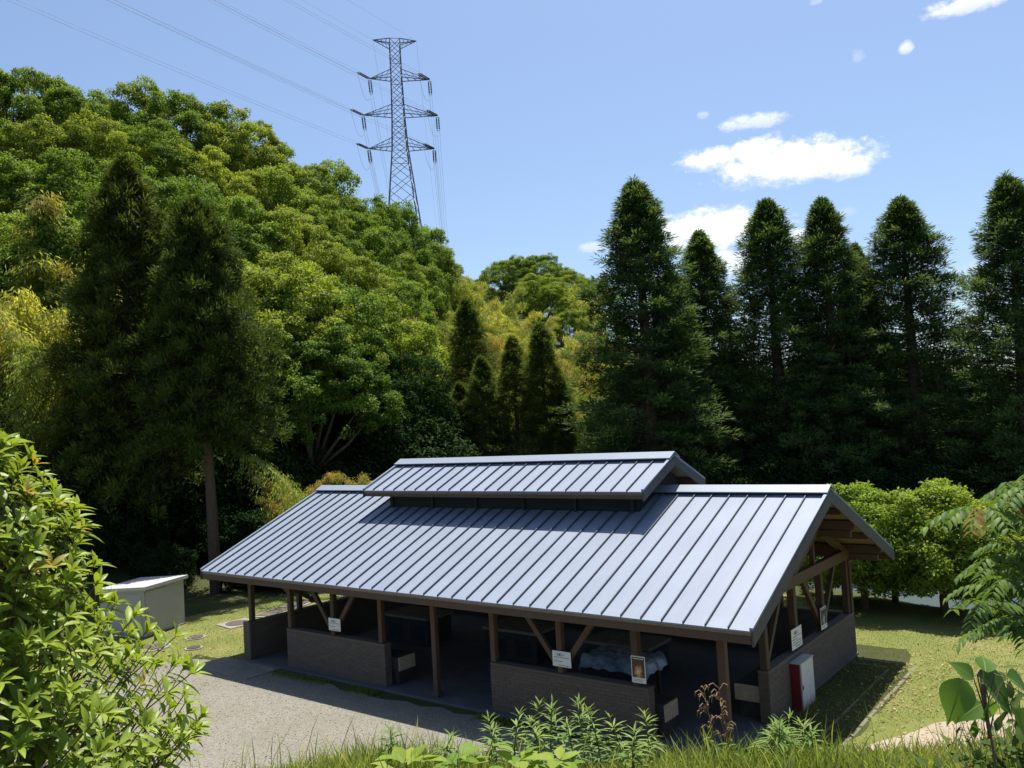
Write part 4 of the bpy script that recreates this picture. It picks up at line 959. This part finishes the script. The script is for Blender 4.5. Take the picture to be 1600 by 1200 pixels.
# ------------------------------------------------------------------ pylon
PD = 165.0
pt = atd(615, 58, PD); pb = atd(632, 357, PD)
pz0 = min(gz(pt[0], pt[1]), 44.0)-1
py = thing('pylon', 'tall grey lattice steel transmission pylon on the hill ridge', 'pylon', ((pt[0]+pb[0])/2, (pt[1]+pb[1])/2, 0.0))
ax = np.array([RT[0], RT[1], 0.0]); ax /= np.linalg.norm(ax); ca, sa = math.cos(R_(10)), math.sin(R_(10))
ax = np.array([ax[0]*ca-ax[1]*sa, ax[0]*sa+ax[1]*ca, 0]); ay = np.array([-ax[1], ax[0], 0])
PXC = F_PX/PD
def zpx(v): return pt[2]-(v-58)/PXC*1.0
ZT = zpx(60); ZA = [zpx(122), zpx(180), zpx(233)]; ZB = pz0
def half(z):
    pts = [(ZT, 1.00), (ZA[0], 1.05), (ZA[1], 1.20), (ZA[2], 1.5), (zpx(357), 3.1), (zpx(450), 4.4)]
    for (z1, w1), (z2, w2) in zip(pts, pts[1:]):
        if z >= z2: return w1+(w2-w1)*(z1-z)/(z1-z2)
    return 4.4
def corner(i, z):
    w = half(z); s = ((-1, -1), (1, -1), (1, 1), (-1, 1))[i % 4]; return ax*(s[0]*w)+ay*(s[1]*w)+np.array([0, 0, z])
for i in range(4):
    zs = [ZB, zpx(357), ZA[2], ZA[1], ZA[0], ZT]
    mb = MB(); mb.tube([corner(i, z) for z in zs], [0.19, 0.17, 0.15, 0.14, 0.12, 0.11], 4); mb.build('leg', 'galv', py)
levels = [ZT]; z = ZT
while z > ZB+4: z -= max(2.1, half(z)*1.75); levels.append(z)
for a, b_ in zip(levels, levels[1:]):
    for i in range(4):
        for (c0, c1) in ((corner(i, a), corner(i+1, b_)), (corner(i+1, a), corner(i, b_))): MB().beam(c0, c1, 0.085, 0.085).build('brace', 'galv', py)
        if int(abs(a*10)) % 2 == 0: MB().beam(corner(i, a), corner(i+1, a), 0.075, 0.075).build('strut', 'galv', py)
ARM = [(ZT, 4.2, 4.3, -1.3), (ZA[0], 5.2, 6.5, 1.6), (ZA[1], 6.8, 7.7, 1.8), (ZA[2], 6.0, 6.7, 1.8)]
TIPS = []
for j, (z, la, ra, dz) in enumerate(ARM):
    for sgn, ln in ((-1, la), (1, ra)):
        tip = ax*(sgn*ln)+np.array([0, 0, z]); TIPS.append((j, sgn, tip)); mb = MB()
        for s in (-1, 1):
            lo = ax*(sgn*half(z))+ay*(s*half(z))+np.array([0, 0, z]); hi = ax*(sgn*half(z+dz))+ay*(s*half(z+dz))+np.array([0, 0, z+dz])
            mb.beam(lo, tip, 0.13, 0.13); mb.beam(hi, tip, 0.10, 0.10)
            for q in (0.3, 0.55, 0.78):
                mb.beam(lo+(tip-lo)*q, hi+(tip-hi)*(q-0.22), 0.06, 0.06)
            if s < 0:
                lo2 = ax*(sgn*half(z))+ay*half(z)+np.array([0, 0, z])
                for q in (0.15, 0.4, 0.65): mb.beam(lo+(tip-lo)*q, lo2+(tip-lo2)*(q+0.12), 0.06, 0.06)
        mb.build('crossarm', 'galv', py)
MB().box(1.0, 3.0, -1.0, 1.0, zpx(345), zpx(344)).build('work_platform', 'galv', py)
pyo = np.array(py.location)
near_dir = -ray(1646, 736); near_dir = near_dir/np.linalg.norm(near_dir)
def insulator(p, d, ln, label, grp):
    t = thing('insulator_string', label, 'insulator', tuple(p), 0, grp); mb = MB(); d = np.array(d)/np.linalg.norm(d)
    side = np.cross(d, [0, 0, 1.0]); side = side/np.linalg.norm(side) if np.linalg.norm(side) > 0.1 else ax
    for s in (-0.22, 0.22):
        for k in range(7):
            a = side*s+d*(ln*(0.10+0.8*k/7)); mb.tube([a, a+d*ln*0.05, a+d*ln*0.11], [0.10, 0.17, 0.08], 6)
    mb.build('disc_stack', 'insul', t)
    MB().beam(side*-0.35+d*ln*0.05, side*0.35+d*ln*0.05, 0.08, 0.08).build('yoke', 'galv', t)
    MB().beam(side*-0.35+d*ln*0.97, side*0.35+d*ln*0.97, 0.08, 0.08).build('yoke', 'galv', t)
    MB().tube([(0, 0, 0), d*ln*0.06], 0.04, 5).build('link', 'galv', t)
    return np.array(p)+d*ln*1.0
def wire(pts, r, label, grp):
    c = np.array(pts[0]); t = MB().tube([np.array(p)-c for p in pts], r, 5, False).build('power_line', 'wire', None, True, tuple(c)); tag(t, label, 'power line', grp)
ANAME = ('top', 'upper', 'middle', 'lower')
for (j, sgn, tip) in TIPS:
    p = pyo+tip; side = 'hill side' if sgn < 0 else 'conifer side'
    far_to = atd(672 if sgn < 0 else 690, 520, 430)+(tip-np.array([0, 0, ZA[1]]))*0.9
    dn = near_dir; fd = far_to-p; fd = fd/np.linalg.norm(fd)
    if j == 0: a, b2 = p, p
    else:
        a = insulator(p, dn+np.array([0, 0, -0.02]), 3.4, 'dark insulator string reaching sideways from the %s arm of the pylon, %s' % (ANAME[j], side), 'pylon insulator strings')
        b2 = insulator(p-np.array([0, 0, 0.2]), fd+np.array([0, 0, -0.55]), 3.4, 'dark insulator string hanging below the %s arm of the pylon, %s' % (ANAME[j], side), 'pylon insulator strings')
    for off in ((0.0,) if j == 0 else (-0.25, 0.25)):
        o = np.array([0, 0, off]); run = []
        for q in np.linspace(0, 1, 15): run.append(a+o*1.0+dn*(230*q)+np.array([0, 0, -9.0*4*q*(1-q)*0.35]))
        wire(run, 0.015 if j else 0.012, 'overhead wire rising from the %s arm of the pylon, %s' % (ANAME[j], side), 'overhead power wires')
        o = ax*off; run = []
        for q in np.linspace(0, 1, 12): run.append(b2+o+(far_to-b2)*q+np.array([0, 0, -16*4*q*(1-q)*0.5]))
        wire(run, 0.022 if j else 0.016, 'overhead wire dropping away behind the hill from the %s arm, %s' % (ANAME[j], side), 'overhead power wires')
    if j:
        run = []
        for q in np.linspace(0, 1, 10): run.append(a+(b2-a)*q+np.array([0, 0, -3.0*4*q*(1-q)]))
        wire(run, 0.022, 'slack jumper wire below the %s arm of the pylon, %s' % (ANAME[j], side), 'overhead power wires')

# ------------------------------------------------------------------ grass
def scatter_rect(rng, n, x0, x1, y0, y1): return np.stack([rng.uniform(x0, x1, n), rng.uniform(y0, y1, n)], 1)
def lawn_blades(name, n, rect, keep, seed, label):
    rng = np.random.default_rng(seed); q = scatter_rect(rng, n, *rect); q = q[keep(q[:, 0], q[:, 1])]; m = len(q)
    P = np.stack([q[:, 0], q[:, 1], np.full(m, 0.004)], 1); D = rdir(rng, m)*0.55+np.array([0, 0, 1.0])
    T = np.clip(0.35+0.25*np.sin(q[:, 0]*1.3)*np.cos(q[:, 1]*1.1)+rng.normal(0, .22, m), 0, 1)
    o = obj(name, kites(name, P, D, rdir(rng, m), rng.uniform(.015, .042, m), rng.uniform(.008, .014, m), T, 'lawn_blade')); return tag(o, label, 'grass', None, 'stuff')
lawn_blades('lawn_grass', 52000, (-23.5, -15.3, -4, 11), lambda x, y: (x < -15.4) & (x > -22.9) & ~((y < 0.1) & (x > -17.2)), 1, 'short mown grass of the lawn beside the grey box')
lawn_blades('lawn_grass', 80000, (-3, 9, 0, 14.2), lambda x, y: (x > 0.62) & ~((y < 1.55*x+2.0) & (y < 4.6+0.55*x) & (x > 0.7) & (y > 1.9*(x-2.2))) | (y > 8.3), 2, 'short mown grass of the lawn beside the gable')
rng = np.random.default_rng(8)
q = np.concatenate([scatter_rect(rng, 1500, 0.2, 8, 4.5, 13.8), scatter_rect(rng, 300, -22, -15.5, 0, 9), scatter_rect(rng, 500, -0.7, 2.5, 1.5, 8)])
P = np.stack([q[:, 0], q[:, 1], rng.uniform(.015, .05, len(q))], 1)
tag(obj('fallen_leaves', kites('fallen_leaves', P, rdir(rng, len(P))*np.array([1, 1, .2]), rdir(rng, len(P))*.4+np.array([0, 0, 1]), rng.uniform(.04, .10, len(P)), rng.uniform(.03, .055, len(P)), rng.uniform(0, 1, len(P)), 'litter')),
    'scattered dry yellow leaves lying on the lawns', 'leaves', None, 'stuff')
# weeds along the wall foot and the gravel edge
rng = np.random.default_rng(19); n = 5200; x = rng.uniform(-13.3, -2.2, n); y = 0.36-np.abs(rng.normal(0, .16, n)); k = (np.sin(x*1.9)+np.sin(x*4.3+1) > -0.6) & ~((x > -9.4) & (x < -6.3)); x, y = x[k], y[k]
x = np.concatenate([x, rng.uniform(-17.4, -16.2, 900), rng.uniform(-0.8, 0.5, 1500)]); y = np.concatenate([y, rng.uniform(-6, 0.2, 900), rng.uniform(1.6, 7.6, 1500)]); n = len(x)
tag(obj('edge_weeds', kites('edge_weeds', np.stack([x, y, np.full(n, .008)], 1), rdir(rng, n)*.7+np.array([0, 0, 1.0]), rdir(rng, n), rng.uniform(.03, .12, n), rng.uniform(.012, .022, n), rng.uniform(0, .7, n), 'lawn_blade')),
    'low weeds and grass along the wall foot and gravel edge', 'grass', None, 'stuff')
# loose stones on the gravel
rng = np.random.default_rng(9); q = scatter_rect(rng, 9000, -17.5, -2, -8, 0.15); n = len(q); r = rng.uniform(.006, .018, n)
oct_ = np.array([(1, 0, 0), (0, 1, 0), (-1, 0, 0), (0, -1, 0), (0, 0, .7), (0, 0, -.5)]); of = np.array([(0, 1, 4), (1, 2, 4), (2, 3, 4), (3, 0, 4), (1, 0, 5), (2, 1, 5), (3, 2, 5), (0, 3, 5)])
V = (oct_[None]*r[:, None, None]*rng.uniform(.6, 1.3, (n, 6, 1))+np.stack([q[:, 0], q[:, 1], 0.012+r*.3], 1)[:, None]).reshape(-1, 3)
Fc = (of[None]+(np.arange(n)*6)[:, None, None]).reshape(-1, 3)
tag(obj('loose_stones', fast_mesh('loose_stones', V, Fc, 'stone')), 'loose pale stones scattered over the gravel yard', 'gravel', None, 'stuff')

def bank_points(rng, n, a0, a1, b0, b1):
    a = rng.uniform(a0, a1, n); b = rng.uniform(b0, b1, n); x = CAM[0]+_rt[0]*a+FH[0]*b; y = CAM[1]+_rt[1]*a+FH[1]*b
    return np.stack([x, y, ground_z(x, y)], 1), a, b
rng = np.random.default_rng(12)
P, a, b = bank_points(rng, 36000, -2.6, 4.0, 3.0, 5.6); keep = (np.abs(a) < 0.75*b+0.4); P = P[keep]; n = len(P)
h = rng.gamma(4.0, 0.032, n)*(0.8+0.5*np.sin(P[:, 0]*2.3)*np.cos(P[:, 1]*2.9)); h = np.clip(h*0.72, 0.03, 0.26)
T = np.clip(0.42+0.2*np.sin(P[:, 0]*3.1+P[:, 1]*2.2)+rng.normal(0, .2, n), 0, 1)
tag(obj('bank_grass', blades('bank_grass', P, rdir(rng, n)*0.5+np.array([0, 0, 1.0]), rdir(rng, n)*np.array([1, 1, .3]), h, rng.uniform(.006, .011, n), T, 'grass', (1.0, 0.75, 0.0), 0.45)),
    'long green grass on the crest of the bank', 'grass', None, 'stuff')
# taller grass stalks
P, a, b = bank_points(rng, 260, -1.8, 3.6, 3.2, 5.0); n = len(P)
tag(obj('grass_stalks', blades('grass_stalks', P, rdir(rng, n)*0.35+np.array([0, 0, 1.0]), rdir(rng, n)*np.array([1, 1, .3]), rng.uniform(.14, .30, n), 0.0045, rng.uniform(.5, 1, n), 'grass', (1.0, .9, 1.2, 0.0), 0.5)),
    'thin pale grass stalks rising out of the bank', 'grass', None, 'stuff')

# ------------------------------------------------------------------ plants on the bank
def on_bank(u, v, b):
    """point on the bank surface near distance b in the direction of (u, v)"""
    r = ray(u, v); t = b/(r @ FH); p = CAM+r*t; return np.array([p[0], p[1], gz(p[0], p[1])])
def lance_weed(u, vtop, b, label, seed, k=1.0):
    rng = np.random.default_rng(seed); p = on_bank(u, 1150, b); top = CAM+ray(u, vtop)*(b/(ray(u, vtop) @ FH)); h = max(0.22, top[2]-p[2])
    t = thing('lance_leaf_weed', label, 'weed', tuple(p), 0, 'upright weeds on the bank')
    lx, ly = rng.normal(0, .03, 2)
    def at(q): return np.array([lx*q*q*2, ly*q*q*2, h*q])
    MB().tube([at(0)-np.array([0, 0, .03]), at(.5), at(.97)], [.005, .004, .002], 5).build('stem', 'stem', t)
    n = int(30+h*46); q = np.sort(rng.uniform(.12, 1, n)); ang = np.arange(n)*2.4+rng.normal(0, .3, n); o = np.stack([at(x) for x in q])
    el = 0.15+1.0*np.clip(q-.62, 0, 1)*2.4
    D = np.stack([np.cos(ang)*np.cos(el), np.sin(ang)*np.cos(el), np.sin(el)], 1)
    L = (0.115*k*(1-0.55*np.clip(q-.55, 0, 1)/.45))*rng.uniform(.75, 1.15, n)
    obj('leaves', blades('leaves', o, D, np.array([0, 0, 1.0])+D*.2, L, L*.17, np.clip(.35+.5*q+rng.normal(0, .1, n), 0, 1), 'l_weed', (.4, 1, .7, 0), .3), t)
WEEDS = [(612, 1140, 4.5), (690, 1138, 4.6), (760, 1128, 4.7), (775, 1121, 4.9), (800, 1112, 4.9), (832, 1106, 5.0), (858, 1096, 5.0), (874, 1102, 5.2), (848, 1118, 4.6), (912, 1095, 5.0), (926, 1096, 5.1), (938, 1112, 4.8), (972, 1114, 4.9), (1014, 1110, 4.9), (1190, 1138, 4.7), (1208, 1128, 4.8), (1222, 1126, 4.9), (1240, 1132, 4.8), (1258, 1138, 4.8), (1275, 1148, 4.7), (895, 1125, 4.7), (985, 1135, 4.6), (1215, 1140, 4.6)]
for i, (u, v, b) in enumerate(WEEDS):
    lance_weed(u, v, b, 'upright weed with narrow pale green leaves on the bank before the gable corner' if u > 1100 else 'upright weed with narrow pale green leaves on the bank before the brick wall', 200+i)
def dry_weed(u, vt, b, label, seed):
    rng = np.random.default_rng(seed); p = on_bank(u, 1150, b); top = CAM+ray(u-6, vt)*(b/(ray(u, vt) @ FH)); h = top[2]-p[2]
    t = thing('dry_weed', label, 'weed', tuple(p), 0, 'dry weeds on the bank')
    sw = rng.normal(0, .03, 2)
    def at(q): return np.array([sw[0]*q+(.02*math.sin(q*5)), sw[1]*q, h*q])
    MB().tube([at(q) for q in (0, .25, .5, .75, 1)], [.004, .0035, .003, .002, .0015], 5).build('stem', 'dry', t)
    mb = MB()
    for i in range(22):
        q = 0.35+0.65*i/21; o = at(q); a = rng.uniform(0, 6.28); d = np.array([math.cos(a), math.sin(a), 0]); l = rng.uniform(.025, .065)
        mb.tube([o, o+d*l*.6+np.array([0, 0, l*.5]), o+d*l+np.array([0, 0, l*.25]), o+d*l*1.1-np.array([0, 0, l*.25])], [.0015, .0028, .004, .0012], 4)
    mb.build('seed_head', 'dry', t)
    n = 10; q = rng.uniform(.02, .4, n); a = rng.uniform(0, 6.28, n)
    obj('leaves', blades('leaves', np.stack([at(x) for x in q]), np.stack([np.cos(a), np.sin(a), np.full(n, .3)], 1), np.array([[0, 0, 1.0]]*n), .07, .016, rng.uniform(.3, .8, n), 'l_weed', (.4, 1, .7, 0), .5), t)
dry_weed(1112, 1075, 4.7, 'withered brown weed with curled seed heads, the bushier of the pair before the entrance', 31)
dry_weed(1132, 1074, 4.7, 'withered brown weed standing against the corner post', 33)
def lime_plant(u, v, b, label, seed, n=18, L0_=.13):
    rng = np.random.default_rng(seed); p = on_bank(u, 1190, b); top = CAM+ray(u, v)*(b/(ray(u, v) @ FH)); h = max(.06, top[2]-p[2])
    t = thing('leafy_sapling', label, 'plant', tuple(p), 0, 'lime green saplings in the foreground')
    MB().tube([(0, 0, -.02), (0, 0, h)], [.006, .003], 5).build('stem', 'stem', t)
    q = rng.uniform(.35, 1, n); a = np.arange(n)*2.4; el = rng.uniform(.1, .5, n)
    o = np.stack([q*0, q*0, q*h], 1); D = np.stack([np.cos(a)*np.cos(el), np.sin(a)*np.cos(el), np.sin(el)], 1); o = o+D*rng.uniform(0, .07, n)[:, None]
    L = L0_*rng.uniform(.6, 1.1, n)
    obj('leaves', blades('leaves', o, D, np.array([[0, 0, 1.0]]*n)+rdir(rng, n)*.25, L, L*.5, rng.uniform(0, 1, n), 'l_lime', (.15, .75, 1.0, .85, .45, 0), .25), t)
lime_plant(635, 1190, 3.85, 'lime green broad leaved sapling at the gravel end of the bank', 41)
lime_plant(715, 1185, 3.95, 'lime green broad leaved sapling between its two companions on the bank', 42)
lime_plant(812, 1180, 4.0, 'lime green broad leaved sapling before the tallest weeds', 43, 20)
lime_plant(875, 1188, 3.95, 'lime green low sapling beside the largest of its kind', 44)

# ------------------------------------------------------------------ glossy shrub beside the camera
def glossy_shrub():
    rng = np.random.default_rng(51); d = 3.05; c0 = atd(-85, 1100, d); zg = gz(c0[0], c0[1])
    t = thing('glossy_shrub', 'large shrub with glossy yellow green leaves and a few orange tips beside the gravel', 'shrub', (c0[0], c0[1], zg))
    zs = np.array([6.26, 6.20, 6.12, 5.98, 5.82, 5.71, 5.63, 5.47, 5.36, 5.28, 5.2, 5.03, 4.4]); rs = np.array([.05, .16, .26, .38, .49, .50, .52, .54, .72, .79, .85, .91, .86])
    wood = MB(); P, D, N, L, T = [], [], [], [], []
    for i in range(760):
        z = rng.uniform(4.55, 6.28)-0.0; r = np.interp(-z, -zs, rs); a = rng.uniform(0, 2*PI); q = rng.uniform(0.45, 1.0)**0.5
        tip = np.array([math.cos(a)*r*q, math.sin(a)*r*q, z-zg+rng.normal(0, .03)])
        if i < 24: tip[:2] *= 1.08; tip[2] += .06
        base = np.array([tip[0]*.45, tip[1]*.45, max(.05, tip[2]-.34)]); out = norm(np.array([tip[0], tip[1], .55*r+.15]))
        mid = base+(tip-base)*.55+np.array([0, 0, -.05])+rng.normal(0, .03, 3)
        wood.tube([base, mid, tip], [.0045, .003, .002], 4, False)
        n = rng.integers(15, 22); s = np.concatenate([rng.uniform(.25, 1, n-6), np.full(6, 1.0)])
        ang = np.arange(n)*2.4+rng.uniform(0, 6)
        e1 = norm(np.cross(out, [0, 0, 1.0])+1e-3); e2 = np.cross(e1, out)
        o = base+(tip-base)*s[:, None]
        dd = e1*np.cos(ang)[:, None]+e2*np.sin(ang)[:, None]
        P.append(o); D.append(dd*.75+out*(.35+.55*(s[:, None] > .97))+np.array([0, 0, .12])); N.append(out*.9+np.array([0, 0, .7])+rdir(rng, n)*.3)
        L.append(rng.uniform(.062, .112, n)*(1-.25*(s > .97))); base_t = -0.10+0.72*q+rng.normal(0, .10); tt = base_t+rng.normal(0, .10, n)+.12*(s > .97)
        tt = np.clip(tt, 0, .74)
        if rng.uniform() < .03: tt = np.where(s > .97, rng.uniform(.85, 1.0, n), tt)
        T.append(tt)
    wood.build('branch', 'twig', t)
    P = np.concatenate(P); L = np.concatenate(L)
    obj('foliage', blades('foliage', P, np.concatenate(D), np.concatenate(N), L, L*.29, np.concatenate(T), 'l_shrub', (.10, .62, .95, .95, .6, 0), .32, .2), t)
glossy_shrub()

# ------------------------------------------------------------------ sumac with feathered leaves, large leaved sapling and low bush on the other side
def sumac():
    rng = np.random.default_rng(61); d = 7.2; base = atd(1690, 900, d); zg = gz(base[0], base[1])
    t = thing('sumac_tree', 'small sumac tree with drooping feathered leaves and reddish young tips', 'tree', (base[0], base[1], zg))
    wood = MB(); P, D, N, L, T = [], [], [], [], []; rach = MB()
    H = 5.05-zg
    wood.tube([(0, 0, -.1), (-.05, 0, H*.4), (-.08, .03, H*.75)], [.05, .042, .03], 7)
    tips = []
    for i in range(50):
        u, v = rng.uniform(1520, 1790), rng.uniform(735, 985)
        lim = 1520+abs(v-850)*.22+rng.uniform(0, 60)
        if u < lim: u = lim
        tips.append((atd(u, v, d+rng.uniform(-.8, .9))-np.array([base[0], base[1], zg]), v))
    for tp, v in tips:
        m = np.array([-.06, .02, max(.3, tp[2]*.55)]); wood.tube([m, m+(tp-m)*.5+np.array([0, 0, .08]), tp], [.016, .010, .005], 5, False)
        for k in range(rng.integers(5, 9)):
            a = rng.uniform(0, 2*PI); h = np.array([math.cos(a), math.sin(a), 0]); ln = rng.uniform(.22, .40); red = rng.uniform() < .10 and v < 800
            def at(q): return tp+h*ln*q+np.array([0, 0, 1.0])*(ln*(.45*q-.75*q*q))
            rach.tube([at(0), at(.5), at(1)], [.003, .002, .001], 3, False)
            sd = np.array([-h[1], h[0], 0])
            for q in np.linspace(.25, 1, 7):
                for s in (-1, 1):
                    P.append(at(q)); D.append(sd*s*.75+h*.45+np.array([0, 0, -.35])); N.append(np.array([0, 0, 1.0])+rng.normal(0, .25, 3)); L.append(rng.uniform(.09, .135)*(1-.3*abs(q-.55)))
                    T.append(rng.uniform(.85, 1) if red else rng.uniform(.05, .7))
    wood.build('trunk', 'bark', t); rach.build('leaf_stalk', 'stem', t)['kind'] = 'stuff'
    P = np.array(P); L = np.array(L)
    obj('crown', blades('crown', P, np.array(D), np.array(N), L, L*.38, np.array(T), 'l_sumac', (.3, 1, .7, 0), .3, .15), t)
sumac()
def big_leaf():
    rng = np.random.default_rng(71); d = 2.35; spots = [((1505, 1062), (-.45, -.2, -.85), .135), ((1520, 1060), (-.55, .1, .5), .075), ((1528, 1052), (.75, -.2, -.65), .165), ((1575, 1060), (.9, .2, -.5), .15), ((1545, 1095), (.1, .1, -.6), .085), ((1535, 1100), (-.75, -.1, -.35), .095), ((1600, 1085), (.6, .1, -.7), .13), ((1540, 1050), (.25, .5, .35), .085), ((1585, 1110), (.5, 0, -.7), .11)]
    b0 = on_bank(1560, 1180, d); t = thing('big_leaf_sapling', 'sapling with a few large heart shaped green leaves beside the path', 'plant', tuple(b0))
    hub = atd(1535, 1068, d)-b0; mb = MB(); mb.tube([(0, 0, -.05), hub*.5+np.array([.02, 0, 0]), hub], [.007, .005, .003], 5)
    P, D, N, L = [], [], [], []
    for (uv, dd, ln) in spots:
        p = atd(uv[0], uv[1], d+rng.uniform(-.08, .12))-b0; mb.tube([hub*rng.uniform(.8, 1), (hub+p)/2+np.array([0, 0, .02]), p], [.0025, .002, .0015], 4, False)
        dr = RT*dd[0]+UP*dd[2]+FWD*dd[1]; P.append(p); D.append(dr); N.append(np.array([0, 0, .8])-FWD*.55+rng.normal(0, .15, 3)); L.append(ln)
    mb.build('stem', 'twig', t); L = np.array(L)
    obj('leaves', blades('leaves', np.array(P), np.array(D), np.array(N), L, L*.68, rng.uniform(.1, .95, len(L)), 'l_big', (.25, .72, .97, 1.0, .86, .62, .32, .10, 0), .30, .13), t)
    obj('vein', blades('vein', np.array(P)+np.array([0, 0, .0016]), np.array(D), np.array(N), L*.96, L*.03, .5, 'l_vein', (1, 1, .9, .8, .7, .6, .5, .4, .2), .30, 0.0), t)
big_leaf()
def corner_bush():
    rng = np.random.default_rng(81); c = on_bank(1600, 1190, 2.75); t = thing('low_bush', 'low mixed bush with small dull green and orange leaves below the big leaf sapling', 'bush', tuple(c))
    P, D, N, L, T = [], [], [], [], []; mb = MB()
    for i in range(330):
        a = rng.uniform(0, 2*PI); r = .42*math.sqrt(rng.uniform()); z = rng.uniform(.30, .80)*(1.05-r/.75); tp = np.array([math.cos(a)*r, math.sin(a)*r, z]); mb.tube([(tp[0]*.3, tp[1]*.3, tp[2]*.3), tp*.7, tp], [.0016, .0013, .001], 3, False)
        n = 12; s = rng.uniform(.4, 1, n)[:, None]; P.append(tp*s+rng.normal(0, .02, (n, 3))); D.append(rdir(rng, n)+np.array([0, 0, .3])+tp*.8); N.append(rdir(rng, n)*.5+np.array([0, 0, 1.0])); L.append(rng.uniform(.03, .06, n)); T.append(np.where(rng.uniform(size=n) < .05, 1.0, rng.uniform(0, .6, n)))
    mb.build('branch', 'twig', t); P = np.concatenate(P); L = np.concatenate(L)
    obj('foliage', blades('foliage', P, np.concatenate(D), np.concatenate(N), L, L*.5, np.concatenate(T), 'l_corner', (.3, 1, .7, 0), .2), t)
corner_bush()
